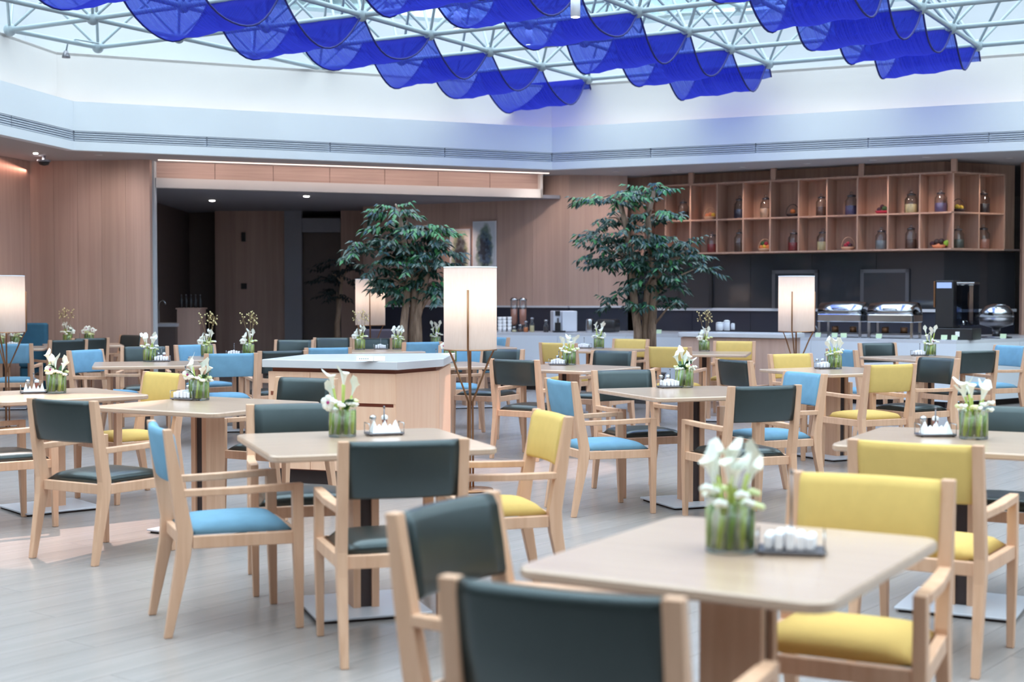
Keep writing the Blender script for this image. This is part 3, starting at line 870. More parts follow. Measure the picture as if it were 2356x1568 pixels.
part(MB().prism([(p.x, p.y) for p in top], ZC - 0.04, ZC), 'worktop', 'stone_white', buf)

# wooden service island in front of the buffet
ZI = 0.91
i0, i1 = at(1556, 764, ZI), at(1812, 768, ZI)
isl = empty('service_island', (i0.x, i0.y, 0))
tag(isl, 'wooden service island with pale stone top before the buffet', 'counter')
ie = (i1 - i0).normalized(); inn = Vector((-ie.y, ie.x, 0)); L = (i1 - i0).length
for k in range(3):
    a, b = i0 + ie * (0.04 + (L - 0.08) * k / 3), i0 + ie * (0.04 + (L - 0.08) * (k + 1) / 3)
    mb = MB(); wallbox(mb, a + inn * 0.04 + ie * 0.002, b + inn * 0.04 - ie * 0.002, 0.08, ZI - 0.06, 0.03, 1); part(mb, 'front_panel', 'wall_wood', isl)
mb = MB(); wallbox(mb, i0 + ie * 0.05 + inn * 0.07, i1 - ie * 0.05 + inn * 0.07, 0.0, ZI - 0.055, 0.47, 1); part(mb, 'body', 'wall_wood', isl)
rr = rrect(L, 0.6, 0.06); ang = math.atan2(ie.y, ie.x); cc = (i0 + i1) / 2 + inn * 0.30
poly = [(cc.x + x * math.cos(ang) - y * math.sin(ang), cc.y + x * math.sin(ang) + y * math.cos(ang)) for x, y in rr]
part(MB().prism(poly, ZI - 0.052, ZI, 0.006), 'worktop', 'stone_white', isl)
for k, (x, r, h) in enumerate(((1655, 0.045, 0.11), (1663, 0.045, 0.10), (1672, 0.04, 0.135), (1686, 0.026, 0.085))):
    p = at(x, 760 - (k % 2) * 2, ZI); c = empty('canister', (p.x + (0.03 if k == 1 else 0), p.y + (0.06 if k == 1 else 0), ZI))
    MB().lathe([(r * 0.95, 0), (r, 0.006), (r, h * 0.8), (r * 0.9, h * 0.82)], 14).build('canister_body', 'white_plastic', c, True)
    MB().lathe([(r * 0.98, h * 0.8), (r * 0.98, h * 0.92), (r * 0.5, h)], 14).build('lid', 'ceramic', c, True)
    tag(c, ('stout white canister at the island canister row end', 'stout white canister tucked behind its twin on the island', 'tallest white canister on the service island', 'smallest white shaker on the service island')[k], 'canister', 'white canisters on the island')

# ---- things on the buffet
ZCC = ZC + 0.001
def on_counter(x, y, z=ZCC): return at(x, y, z)
def cboard(x, y0, back_off=0.35):
    """a point on the counter a little behind its front edge, in picture column x"""
    k = 1 if x > 1440 else 2
    a, b = CT[k], CT[k + 1]
    if x > 2200: a, b = CT[0], CT[1]
    p = onwall(x, a, b, ZCC); d = Vector((p.x, p.y, 0)).normalized()
    q = p + d * back_off; q.z = ZCC
    return q
SA = math.degrees(math.atan2(SD1.y, SD1.x))
def chafer(x, label):
    p = cboard(x, 0, 0.42); c = empty('chafing_dish', p, R(SA))
    # stand
    for sx_ in (-0.27, 0.27):
        MB().box((sx_, -0.16, 0.15), (0.03, 0.03, 0.30)).build('leg', 'steel', c); MB().box((sx_, 0.16, 0.15), (0.03, 0.03, 0.30)).build('leg', 'steel', c)
    MB().box((0, 0, 0.055), (0.54, 0.30, 0.02)).build('fuel_shelf', 'steel_dark', c)
    MB().lathe([(0.045, 0), (0.045, 0.07), (0.03, 0.075)], 12, (-0.12, 0, 0.066)).build('fuel_can', 'brass', c, True)
    MB().lathe([(0.045, 0), (0.045, 0.07), (0.03, 0.075)], 12, (0.12, 0, 0.066)).build('fuel_can', 'brass', c, True)
    MB().prism(rrect(0.60, 0.40, 0.03), 0.20, 0.30, 0.01).build('water_pan', 'steel', c)
    rings = []
    for k in range(9):                                       # roll-top lid
        a = PI * k / 8
        rings.append([(-0.29, -0.19 * math.cos(a), 0.30 + 0.15 * math.sin(a)), (-0.1, -0.195 * math.cos(a), 0.30 + 0.165 * math.sin(a)), (0.1, -0.195 * math.cos(a), 0.30 + 0.165 * math.sin(a)), (0.29, -0.19 * math.cos(a), 0.30 + 0.15 * math.sin(a)), (0.27, -0.15 * math.cos(a), 0.30 + 0.05 * math.sin(a)), (-0.27, -0.15 * math.cos(a), 0.30 + 0.05 * math.sin(a))])
    MB().loft(rings).build('roll_lid', 'steel', c, True)
    MB().tube([(-0.08, -0.17, 0.36), (-0.08, -0.215, 0.37), (0.08, -0.215, 0.37), (0.08, -0.17, 0.36)], 0.008, 6).build('handle', 'steel', c, True)
    MB().lathe([(0.04, 0), (0.04, 0.03)], 12, (0.30, 0, 0.30)).build('hinge', 'black_plastic', c, True)
    tag(c, label, 'chafing dish', 'roll top chafing dishes on the buffet')
chafer(1942, 'steel roll-top chafing dish beside the buffet floor lamp')
chafer(2058, 'steel roll-top chafing dish beside the tall drink machine')
# round chafer
p = cboard(2292, 0, 0.45); c = empty('round_chafing_dish', p)
MB().lathe([(0.19, 0), (0.19, 0.02), (0.05, 0.03), (0.05, 0.13), (0.2, 0.17), (0.21, 0.26), (0.2, 0.26)], 24).build('stand', 'steel_dark', c, True)
MB().lathe([(0.21, 0.265), (0.2, 0.33), (0.15, 0.40), (0.07, 0.43), (0.01, 0.435)], 24).build('dome_lid', 'steel', c, True)
MB().tube([(-0.06, -0.13, 0.40), (-0.05, -0.18, 0.42), (0.05, -0.18, 0.42), (0.06, -0.13, 0.40)], 0.008, 6).build('handle', 'steel', c, True)
tag(c, 'round domed steel chafing dish on the buffet', 'chafing dish')
# drink machine: black tower + clear tank
p = cboard(2204, 0, 0.4); c = empty('drink_dispenser', p, R(SA))
MB().box((-0.02, 0, 0.07), (0.5, 0.38, 0.14)).build('base', 'black_plastic', c, bevel=0.01)
MB().box((-0.13, 0.02, 0.43), (0.22, 0.32, 0.58)).build('tower', 'black_plastic', c, bevel=0.01)
MB().box((-0.13, -0.145, 0.66), (0.18, 0.012, 0.07)).build('screen', 'screen_blue', c) if 'screen_blue' in MATS else None
emit('screen_blue', srgb(150, 170, 215), 0.5)
MB().box((-0.13, -0.145, 0.66), (0.18, 0.012, 0.07)).build('screen', 'screen_blue', c)
MB().box((-0.25, 0.0, 0.55), (0.02, 0.30, 0.32)).build('side_strip', 'brass', c, bevel=0.004)
MB().box((0.11, 0.02, 0.42), (0.21, 0.22, 0.50)).build('tank', 'smoke_glass', c, bevel=0.01)
MB().box((0.11, 0.02, 0.685), (0.22, 0.23, 0.025)).build('tank_lid', 'steel', c, bevel=0.006)
MB().tube([(0.11, -0.09, 0.22), (0.11, -0.15, 0.22), (0.11, -0.15, 0.18)], 0.014, 8).build('tap', 'steel', c, True)
MB().box((0.05, -0.192, 0.07), (0.05, 0.006, 0.06)).build('price_tag', 'card_white', c)
tag(c, 'tall black drink dispenser with smoked tank on the buffet', 'drink dispenser')
# bent steel tap behind the lamp
p = cboard(1880, 0, 0.35); c = empty('steel_tap', p)
MB().tube([(0, 0, 0), (0, 0, 0.1)] + [(-0.05 + 0.05 * math.cos(a), 0, 0.1 + 0.05 * math.sin(a)) for a in [PI * k / 8 for k in range(9)]], 0.009, 8).build('spout', 'steel', c, True)
MB().lathe([(0.025, 0), (0.025, 0.012)], 12).build('tap_base', 'steel', c, True)
tag(c, 'bent steel tap on the buffet beside the floor lamp', 'tap')
# food label cards
cl_ = ['food card beside the buffet lamp', 'food card beside the bent steel tap', 'food card under the first chafing dish', 'tilted food card under the first chafing dish', 'food card between the two chafing dishes', 'food card before the drink dispenser', 'food card lying before the drink dispenser', 'food card under the round chafing dish', 'food card beside the tree trunk on the buffet']
for k, x in enumerate((1838, 1882, 1920, 1941, 2022, 2172, 2196, 2308, 1516)):
    p = cboard(x, 0, 0.06); c = empty('food_card', p, R(SA + (25 if k == 3 else 0)))
    MB().box((0, 0, 0.003), (0.05, 0.03, 0.006)).build('foot', 'white_plastic', c)
    MB().box((0, 0, 0.034), (0.075, 0.006, 0.056), M=Matrix.Rotation(R(-14), 3, 'X')).build('card', 'card_green', c)
    tag(c, 'small pale green ' + cl_[k], 'card', 'food label cards on the buffet')
# coffee corner
p = cboard(1299, 0, 0.45); c = empty('coffee_machine', p, R(8))
MB().box((0.055, 0.05, 0.16), (0.22, 0.34, 0.30)).build('water_side', 'white_plastic', c, bevel=0.012)
MB().box((-0.115, 0.08, 0.16), (0.12, 0.28, 0.30)).build('body', 'white_plastic', c, bevel=0.012)
MB().box((-0.115, -0.065, 0.275), (0.07, 0.02, 0.07)).build('display', 'black_plastic', c)
MB().box((-0.115, -0.09, 0.175), (0.022, 0.06, 0.07)).build('nozzle', 'steel_dark', c, bevel=0.005)
MB().box((-0.115, -0.07, 0.075), (0.08, 0.03, 0.13)).build('drip_panel', 'black_plastic', c)
MB().box((-0.1, -0.1, 0.012), (0.17, 0.12, 0.024)).build('drip_tray', 'black_plastic', c)
tag(c, 'white coffee machine on the counter under the wood wall', 'coffee machine')
for k, x in enumerate((1183, 1203)):
    p = cboard(x, 0, 0.5); c = empty('cereal_dispenser', p)
    MB().lathe([(0.085, 0), (0.085, 0.02), (0.03, 0.03), (0.03, 0.09)], 14).build('base', 'black_plastic', c, True)
    MB().lathe([(0.03, 0.09), (0.055, 0.13), (0.055, 0.46)], 16).build('tube', 'jar_glass', c, True)
    MB().lathe([(0.028, 0.1), (0.05, 0.135), (0.05, 0.33), (0.01, 0.335)], 14).build('cereal', 'c_pink', c, True)
    MB().lathe([(0.06, 0.46), (0.062, 0.475), (0.04, 0.5), (0.01, 0.505)], 16).build('cap', 'steel', c, True)
    tag(c, 'tall cereal dispenser tube with steel cap, ' + ('nearer the lamp' if k == 0 else 'nearer the coffee machine'), 'dispenser', 'cereal dispensers on the coffee counter')
for k, x in enumerate((1150, 1160, 1172)):
    p = cboard(x, 0, 0.3 + 0.06 * k); c = empty('cup_stack', p)
    for q in range(4):
        MB().lathe([(0.026, 0.05 * q), (0.036, 0.05 * q + 0.07), (0.032, 0.05 * q + 0.068)], 12).build('cup', 'ceramic', c, True)
    tag(c, ('stack of white cups half hidden by the tall lamp', 'stack of white cups in the middle of the cup group', 'stack of white cups beside the cereal dispenser')[k], 'cups', 'cup stacks on the coffee counter')
for k, (x, cm, lid) in enumerate(((1183, 'cream', 0), (1197, 'brown', 0), (1210, 'orange', 0), (1224, 'cream', 1), (1256, 'dark', 1))):
    p = cboard(x, 0, 0.22); c = empty('condiment_jar', p)
    h = (0.06, 0.09, 0.14, 0.19, 0.16)[k]
    MB().lathe([(0.035, 0), (0.038, 0.01), (0.036, h * 0.6), (0.018, h * 0.8), (0.018, h)], 14).build('jar_body', 'jar_glass', c, True)
    MB().lathe([(0.03, 0.004), (0.032, 0.01), (0.031, h * 0.5), (0.01, h * 0.52)], 12).build('filling', 'c_' + cm, c, True)
    MB().lathe([(0.024, h), (0.03, h + 0.02), (0.01, h + 0.025)], 12).build('lid', 'steel', c, True)
    tag(c, ('lowest condiment jar beside the cereal dispensers', 'squat brown condiment jar between cereal dispensers and bottles', 'amber bottle on the coffee counter', 'pale glass jug with steel lid beside the black jar', 'black steel-lidded jar beside the white coffee machine')[k], 'jar', 'condiments on the coffee counter')
p = cboard(1357, 0, 0.4); c = empty('steel_pot', p)
MB().lathe([(0.06, 0), (0.062, 0.01), (0.055, 0.17), (0.05, 0.19), (0.02, 0.2)], 16).build('pot_body', 'steel', c, True)
MB().tube([(0.055, 0, 0.05), (0.1, 0, 0.07), (0.1, 0, 0.14), (0.055, 0, 0.16)], 0.008, 6).build('handle', 'black_plastic', c, True)
tag(c, 'steel pot with black handle beside the coffee machine', 'pot')
p = cboard(1400, 0, 0.4); c = empty('toaster', p, R(SA))
MB().prism(rrect(0.3, 0.2, 0.04), 0.01, 0.19, 0.02).build('body', 'black_plastic', c, True)
MB().box((0, 0.04, 0.19), (0.22, 0.03, 0.004)).build('slot', 'steel_dark', c); MB().box((0, -0.04, 0.19), (0.22, 0.03, 0.004)).build('slot', 'steel_dark', c)
MB().box((0.158, 0, 0.13), (0.02, 0.04, 0.02)).build('lever', 'steel', c)
tag(c, 'black toaster on the counter beside the tree', 'toaster')

# prints on the wood wall
for k, (x0, x1, y0, y1, mt, lb) in enumerate(((1036, 1083, 527, 640, 'print_a', 'smaller pale watercolour print half hidden by the tree'), (1089, 1142, 509, 640, 'print_b', 'taller blue-grey watercolour print on the wood wall'))):
    a, b = onwall(x0, W1a + NN * 0.02, W1b + NN * 0.02, 0), onwall(x1, W1a + NN * 0.02, W1b + NN * 0.02, 0)
    mid = (a + b) / 2; z1 = H + (677 - y0) / FX * mid.y; z0 = H + (677 - y1) / FX * mid.y
    L = (b - a).length; e = (b - a).normalized()
    c = empty('framed_print', (mid.x, mid.y, (z0 + z1) / 2), math.atan2(e.y, e.x))
    MB().box((0, -0.006, 0), (L - 0.04, 0.008, z1 - z0 - 0.04)).build('print', mt, c)
    for x, z, w_, h_ in ((0, (z1 - z0) / 2 - 0.01, L, 0.02), (0, -(z1 - z0) / 2 + 0.01, L, 0.02), (L / 2 - 0.01, 0, 0.02, z1 - z0 - 0.04), (-L / 2 + 0.01, 0, 0.02, z1 - z0 - 0.04)):
        MB().box((x, -0.005, z), (w_, 0.025, h_)).build('frame_bar', 'white_plastic', c)
    tag(c, lb, 'picture')
    spot('picture_spot', mid + NN * 0.7 + Vector((0, 0, 2.6)), mid + Vector((0, 0, z1 - 0.3)), 22, 40, (1, 0.75, 0.6)) if False else None
pp = onwall(1070, W1a, W1b, 0)
spot('picture_spot', (pp.x + NN.x * 0.8, pp.y + NN.y * 0.8, 2.66), (pp.x, pp.y, 1.9), 30, 60, (1, 0.7, 0.55))

# ceiling downlights, dome camera
def downl(loc, label, power=30, ang=80, col=(1, 0.85, 0.7), to=None, r=0.045, drop=0.016):
    d = empty('downlight', loc)
    MB().lathe([(r + 0.02, -0.006), (r + 0.02, 0.0), (r, 0.0), (r, -0.004)], 16).build('rim', 'white_paint', d, True)
    MB().lathe([(r * 0.85, -drop), (r - 0.002, -drop / 2), (r - 0.002, -0.0008)], 16).build('lens', 'downlight', d, True)
    tag(d, label, 'ceiling light', 'recessed ceiling downlights')
    if power: spot('downlight_beam', Vector(loc) + Vector((0, 0, -0.02)), to or (loc[0], loc[1], 0), power, ang, col)
for x, y, lb in ((488, 460, 'recessed downlight in the alcove ceiling above the bar cabinet'), (705, 450, 'recessed downlight in the alcove ceiling before the dark door')):
    downl(tuple(at(x, y, ZH)), lb, 42, 100, (1, 0.92, 0.86))
downl(tuple(at(82, 351, ZS)), 'recessed downlight beside the dome camera on the soffit', 40, 80, r=0.03)
for k, x in enumerate((1580, 1735, 1880, 2030, 2150, 2262)):
    p = sx(x); nrm = SN1 if x <= 2190 else SN2
    q = p + nrm * 0.42
    downl((q.x, q.y, ZS), 'recessed soffit downlight aimed at the jar shelf, ' + ('by the tree', 'over the hatch', 'over the buffet lamp', 'over the chafing dishes', 'by the shelf corner', 'past the shelf corner')[k], 26, 75, (1, 0.78, 0.64), (p.x - nrm.x * 0.2, p.y - nrm.y * 0.2, 2.1), 0.03, 0.003)
for k, (a_, b_, t_, nm_) in enumerate(((LW0, LW1, 0.30, 'brown panel wall beside the dome camera'), (LW0, LW1, 0.78, 'brown panel wall by the white post'), (W1a, W1b, 0.975, 'print wall end by the header'), (W1b, A0, 0.55, 'wood wall bend behind the layered tree'))):  # wall-wash downlights added to brighten the wood walls
    p = a_ + (b_ - a_) * t_; e_ = (b_ - a_).normalized(); n_ = Vector((e_.y, -e_.x, 0))
    if n_.y > 0: n_ = -n_
    q = p + n_ * 0.75
    downl((q.x, q.y, ZS), 'added soffit downlight washing the ' + nm_, (14, 34, 22, 34)[k], 150, (1, 0.90, 0.84), (p.x, p.y, 0.6), 0.03, 0.003)
p = at(101, 358, ZS); d = empty('dome_camera', (p.x, p.y, ZS))
MB().lathe([(0.02, 0), (0.02, -0.05), (0.085, -0.055), (0.085, -0.08)], 16).build('mount', 'grey_paint', d, True)
MB().lathe([(0.075, -0.08), (0.06, -0.115), (0.01, -0.13)], 16).build('dome', 'black_plastic', d, True)
tag(d, 'dome security camera hanging from the soffit', 'camera')

# spot lamps clipped to the space frame
for x, y, Y, lb in ((1324, 12, 13.4, 'white cylinder spot lamp hanging beside a blue swag'), (1052, 45, 17.0, 'white cylinder spot lamp low among the truss tubes'), (1217, 84, 19.0, 'white cylinder spot lamp between the first two swags')):
    p = atd(x, y, Y); d = empty('spot_lamp', p)
    MB().lathe([(0.045, -0.11), (0.045, 0.09), (0.02, 0.1)], 14).build('can', 'white_plastic', d, True)
    MB().lathe([(0.04, -0.112), (0.038, -0.109)], 14).build('lens', 'downlight', d, True)
    MB().tube([(0, 0, 0.09), (0, 0, max(0.2, (ZB if p.z < ZB - 0.15 else ZT) - p.z))], 0.01, 6).build('stem', 'truss_white', d, True)
    tag(d, lb, 'spot lamp', 'spot lamps on the space frame')
for k, (x, y, src, pw, lb) in enumerate(((120, 1232, (-3.3, 10.2, ZB - 0.22), 1300, 'added white cylinder spot lamp for the sun patch by the panel-wall tables'), (1180, 1075, (0.6, 11.6, ZB - 0.22), 650, 'added white cylinder spot lamp warming the floor beside the sideboard'))):  # out-of-view spot lamps, added to imitate warm sun patches on the floor
    tgt = at(x, y, 0.0); d = empty('spot_lamp', src)
    MB().lathe([(0.045, -0.11), (0.045, 0.09), (0.02, 0.1)], 14).build('can', 'white_plastic', d, True)
    MB().lathe([(0.04, -0.112), (0.038, -0.109)], 14).build('lens', 'downlight', d, True)
    MB().tube([(0, 0, 0.09), (0, 0, 0.22)], 0.01, 6).build('stem', 'truss_white', d, True)
    tag(d, lb, 'spot lamp', 'spot lamps on the space frame')
    spot('sun_patch_beam', Vector(src) + Vector((0, 0, -0.13)), tgt, pw, (20, 24)[k], (1, 0.72, 0.6), 0.2)
p = at(228, 100, ZB); q = atd(152, 122, p.y - 0.05); d = empty('wall_spot', q)
MB().lathe([(0.02, 0.03), (0.05, -0.04), (0.05, -0.06)], 12).build('can', 'steel_dark', d, True)
v = p - q
MB().tube([(0, 0, 0.02), (0.02, 0, 0.12), (0.12, 0, 0.17), tuple(v)], 0.011, 6).build('arm', 'truss_white', d, True)
tag(d, 'small dark spot lamp on a bent arm off the truss', 'spot lamp')

# ================================================================ FLOOR LAMPS
def make_lamp():
    t = empty('floor_lamp')
    r, z0, z1 = 0.185, 0.985, 1.56
    sh = MB().lathe([(r, z0), (r, z1)], 40, cap=False).build('shade', 'shade_paper', t, True)
    MB().lathe([(r + 0.002, z0 - 0.003), (r + 0.002, z0 + 0.006), (r - 0.004, z0 + 0.006), (r - 0.004, z0 - 0.003)], 40, cap=False).build('shade_hem', 'brass', sh, True)
    MB().lathe([(r + 0.002, z1 - 0.006), (r + 0.002, z1 + 0.003), (r - 0.004, z1 + 0.003), (r - 0.004, z1 - 0.006)], 40, cap=False).build('shade_hem', 'white_plastic', sh, True)
    for k in range(3):
        a = R(-90 + 120 * k); ca, sa = math.cos(a), math.sin(a)
        rod = r + 0.012
        MB().tube([(0.022 * ca, 0.022 * sa, 0.02), (0.018 * ca, 0.018 * sa, 0.62), (0.14 * ca, 0.14 * sa, 0.90), (rod * ca, rod * sa, z0 + 0.02), (rod * ca, rod * sa, 1.40)], 0.0075, 8).build('leg', 'brass', t, True)
    MB().lathe([(0.16, 0), (0.16, 0.012), (0.05, 0.022), (0.01, 0.024)], 28).build('base', 'brass', t, True)
    MB().tube([(0, 0, 0.58), (0, 0, 1.2)], 0.008, 8).build('stem', 'brass', t, True)
    MB().ball((0, 0, 1.26), 0.045, 12, 8).build('bulb', 'bulb', t, True)
    for k in range(3):
        a = R(-90 + 120 * k)
        MB().tube([(0, 0, 1.19), (r * math.cos(a), r * math.sin(a), 1.19)], 0.004, 6).build('spoke', 'brass', t, True)
    return t
lamp0 = make_lamp()
LAMPS = [(1082, 1060, None, 'tall paper-shade floor lamp at the end of the wooden sideboard', 0.335), (852, 640, None, 'paper-shade floor lamp half behind the tree in the alcove mouth', 0),
         (1832, 636, None, 'paper-shade floor lamp standing before the buffet island', 0), (14, 635, None, 'paper-shade floor lamp near the brown panel wall', 0)]
LS = (330.0, 184.0, 221.0, 226.0)
LROT = (-3, 4, 96, -2)
for k, (x, y, _, lb, _2) in enumerate(LAMPS):
    o = lamp0 if k == 0 else dup(lamp0)
    Y = FX / LS[k]; o.location = ((x - CXP) / FX * Y, Y, 0.0); o.rotation_euler = (0, 0, R(LROT[k]))
    tag(o, lb, 'floor lamp', 'paper-shade floor lamps')
    l = bpy.data.lights.new('lamp_light', 'POINT'); l.energy = 1.8; l.color = (1.0, 0.80, 0.62); l.shadow_soft_size = 0.05
    lo = bpy.data.objects.new('lamp_light', l); COL.objects.link(lo); lo.location = (o.location.x, o.location.y, 1.33)

# ================================================================ TREES
def tree(root_p, blobs, trunks, seed, label, nleaf, leafmat=('tree_leaf', 'tree_leaf_light'), leaf=0.085, shrink_=0.8):
    rnd = random.Random(seed)
    t = empty('potted_tree', root_p)
    MB().lathe([(0.20, 0), (0.26, 0.36), (0.28, 0.38), (0.24, 0.38), (0.22, 0.33), (0.02, 0.33)], 24).build('planter', 'pot_grey', t, True)
    for tr in trunks:
        mb = MB(); pts = [Vector(p) for p in tr]
        n = len(pts); mb.tube(pts, [0.055 * (1 - 0.6 * i / (n - 1)) + 0.008 for i in range(n)], 8); mb.build('trunk', 'bark', t, True)
    br = MB()
    fol = {leafmat[0]: MB(), leafmat[1]: MB()}
    zmax = max(b[0][2] for b in blobs)
    for (c, rad, k) in blobs:
        c = Vector(c); rad = (rad[0] * shrink_, rad[1] * shrink_, rad[2])
        st = min((Vector(p) for tr in trunks for p in tr[1:]), key=lambda p: (p - c).length + (0.6 if p.z > c.z else 0))
        br.tube([st, st * 0.45 + c * 0.55 + Vector((0, 0, 0.05)), c], [0.02, 0.012, 0.006], 5)
        nn = int(nleaf * k)
        nspr = max(5, nn // 9)
        for s_ in range(nspr):                          # sprays of drooping leaflets
            a = rnd.uniform(0, 2 * PI); rr = math.sqrt(rnd.random())
            h = rnd.uniform(-1, 1)
            p0 = c + Vector((rad[0] * rr * math.cos(a), rad[1] * rr * math.sin(a), rad[2] * (h * (1 - rr * 0.5) - rr * rr * 0.35)))
            out = Vector((math.cos(a), math.sin(a), rnd.uniform(-0.5, 0.15))).normalized()
            side = out.cross(Vector((0, 0, 1))).normalized()
            for q in range(9):
                sgn = (-1, 1)[q % 2]
                o_ = p0 + out * (0.028 * q)
                d = (out * 0.55 + side * sgn * 0.75 + Vector((0, 0, rnd.uniform(-0.65, 0.0)))).normalized()
                if q == 8: d = out
                L_ = leaf * rnd.uniform(0.75, 1.2)
                wv = d.cross(Vector((rnd.uniform(-.3, .3), rnd.uniform(-.3, .3), 1))).normalized() * L_ * 0.24
                nz = wv.cross(d).normalized() * L_ * 0.08
                mid = o_ + d * L_ * 0.5
                tip = o_ + d * L_ + Vector((0, 0, -0.3 * L_))
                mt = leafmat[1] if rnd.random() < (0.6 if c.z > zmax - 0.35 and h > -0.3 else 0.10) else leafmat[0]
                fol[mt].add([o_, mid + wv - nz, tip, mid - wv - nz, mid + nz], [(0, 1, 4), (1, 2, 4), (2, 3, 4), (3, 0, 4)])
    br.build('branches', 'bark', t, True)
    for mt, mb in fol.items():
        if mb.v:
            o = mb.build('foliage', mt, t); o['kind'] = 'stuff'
    tag(t, label, 'tree')
def tpix(x, y, Y, base, dy=0.0):
    p = atd(x, y, Y); return (p.x - base[0], p.y - base[1] + dy, p.z)
# tree by the alcove
YT1 = 17.3; b1 = ((945 - CXP) / FX * YT1, YT1, 0)
T1b = [(905, 478, .24, .22, .09, .9), (890, 515, .16, .2, .08, .5), (935, 505, .18, .2, .09, .5), (975, 520, .26, .25, .08, .8), (1005, 535, .2, .2, .08, .6), (1015, 565, .12, .2, .12, .4), (868, 545, .2, .2, .07, .6), (838, 560, .12, .15, .06, .35), (815, 573, .07, .12, .05, .2),
       (925, 545, .3, .3, .13, 1.1), (970, 565, .3, .3, .15, 1.2), (895, 585, .2, .25, .1, .7), (865, 605, .1, .2, .1, .35), (1000, 600, .22, .25, .15, .9), (945, 605, .3, .3, .15, 1.2), (900, 630, .16, .2, .07, .5), (870, 640, .08, .15, .06, .25),
       (985, 645, .2, .25, .12, .8), (1005, 675, .12, .2, .1, .45), (950, 650, .16, .25, .1, .6), (925, 680, .06, .15, .06, .15), (895, 660, .05, .12, .05, .12), (1015, 655, .1, .15, .1, .3)]
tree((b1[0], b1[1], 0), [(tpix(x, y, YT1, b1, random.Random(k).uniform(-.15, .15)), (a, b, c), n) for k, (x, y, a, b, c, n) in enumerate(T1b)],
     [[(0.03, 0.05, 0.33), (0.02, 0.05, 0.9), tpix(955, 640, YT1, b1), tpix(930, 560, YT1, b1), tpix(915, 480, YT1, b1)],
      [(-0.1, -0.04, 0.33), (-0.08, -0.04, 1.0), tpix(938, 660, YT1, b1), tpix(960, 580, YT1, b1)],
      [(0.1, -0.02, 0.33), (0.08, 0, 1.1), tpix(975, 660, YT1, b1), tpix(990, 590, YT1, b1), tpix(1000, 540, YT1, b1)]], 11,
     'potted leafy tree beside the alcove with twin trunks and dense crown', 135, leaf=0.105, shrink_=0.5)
YT2 = 18.0; b2 = ((1484 - CXP) / FX * YT2, YT2, 0)
T2b_ = [(1385, 455, .26, .25, .07, .8), (1440, 450, .24, .25, .07, .7), (1500, 430, .26, .25, .08, .8), (1400, 500, .2, .25, .08, .5), (1375, 535, .16, .25, .12, .6), (1500, 485, .26, .2, .06, .5), (1520, 500, .13, .2, .05, .3),
        (1440, 540, .32, .3, .16, 1.3), (1380, 575, .14, .25, .12, .5), (1480, 560, .3, .3, .16, 1.2), (1430, 590, .24, .3, .12, .9), (1550, 550, .28, .25, .09, .8), (1590, 570, .2, .2, .07, .5), (1385, 600, .1, .2, .06, .2),
        (1500, 600, .3, .3, .12, 1.0), (1560, 595, .26, .25, .07, .7), (1615, 610, .12, .2, .06, .3), (1500, 635, .26, .3, .08, .8), (1460, 655, .2, .25, .09, .6), (1425, 685, .16, .25, .09, .5), (1540, 650, .18, .25, .1, .5), (1500, 690, .2, .25, .1, .6), (1560, 690, .14, .2, .1, .35)]
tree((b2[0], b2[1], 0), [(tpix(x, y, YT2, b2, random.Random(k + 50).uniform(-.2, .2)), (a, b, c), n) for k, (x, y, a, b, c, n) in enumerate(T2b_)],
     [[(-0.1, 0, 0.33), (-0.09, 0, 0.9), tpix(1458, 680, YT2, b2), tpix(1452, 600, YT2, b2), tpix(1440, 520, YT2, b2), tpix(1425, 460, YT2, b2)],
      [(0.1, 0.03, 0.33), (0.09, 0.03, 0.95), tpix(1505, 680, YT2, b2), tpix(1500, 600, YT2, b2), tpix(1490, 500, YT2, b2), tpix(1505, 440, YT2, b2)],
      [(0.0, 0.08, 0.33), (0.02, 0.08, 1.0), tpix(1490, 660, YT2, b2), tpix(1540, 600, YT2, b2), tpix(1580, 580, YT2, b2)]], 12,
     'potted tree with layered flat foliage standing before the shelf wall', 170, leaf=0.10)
YT3 = 23.0; b3 = ((776 - CXP) / FX * YT3, YT3, 0)
tree((b3[0], b3[1], 0), [(tpix(x, y, YT3, b3), (a, .25, c), n) for x, y, a, c, n in ((780, 600, .22, .12, .7), (760, 630, .2, .16, .7), (800, 640, .22, .16, .8), (775, 670, .22, .12, .7), (810, 605, .16, .1, .4))],
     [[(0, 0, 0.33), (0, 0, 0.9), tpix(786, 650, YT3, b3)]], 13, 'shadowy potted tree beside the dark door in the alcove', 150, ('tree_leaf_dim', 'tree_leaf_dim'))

# alcove bar
pb = at(360, 742, 0.92); pb = Vector(((374 - CXP) / FX * 21.2, 21.2, 0))
c = empty('bar_sink_unit', pb)
MB().box((0, 0, 0.45), (0.5, 0.5, 0.9)).build('body', 'dark_door', c)
MB().box((0, 0, 0.92), (0.54, 0.54, 0.05)).build('worktop', 'stone_white', c)
MB().tube([(-0.08, 0.1, 0.94), (-0.08, 0.1, 1.22)] + [(-0.03 - 0.05 * math.cos(a), 0.1, 1.22 + 0.06 * math.sin(a)) for a in [PI * k / 8 for k in range(1, 9)]], 0.012, 8).build('tap', 'steel', c, True)
tag(c, 'dark bar sink unit with curved tap inside the alcove', 'sink unit')
pc_ = Vector(((441 - CXP) / FX * 21.3, 21.3, 0)); c = empty('bar_cabinet', pc_)
MB().box((0, 0, 0.575), (0.34, 0.4, 1.15)).build('body', 'wall_wood', c)
MB().box((0, -0.205, 0.575), (0.34, 0.012, 1.1)).build('door', 'wall_wood', c)
MB().box((0, 0, 1.16), (0.38, 0.42, 0.02)).build('top', 'wall_wood', c)
tag(c, 'narrow wood cabinet beside the bar sink in the alcove', 'cabinet')
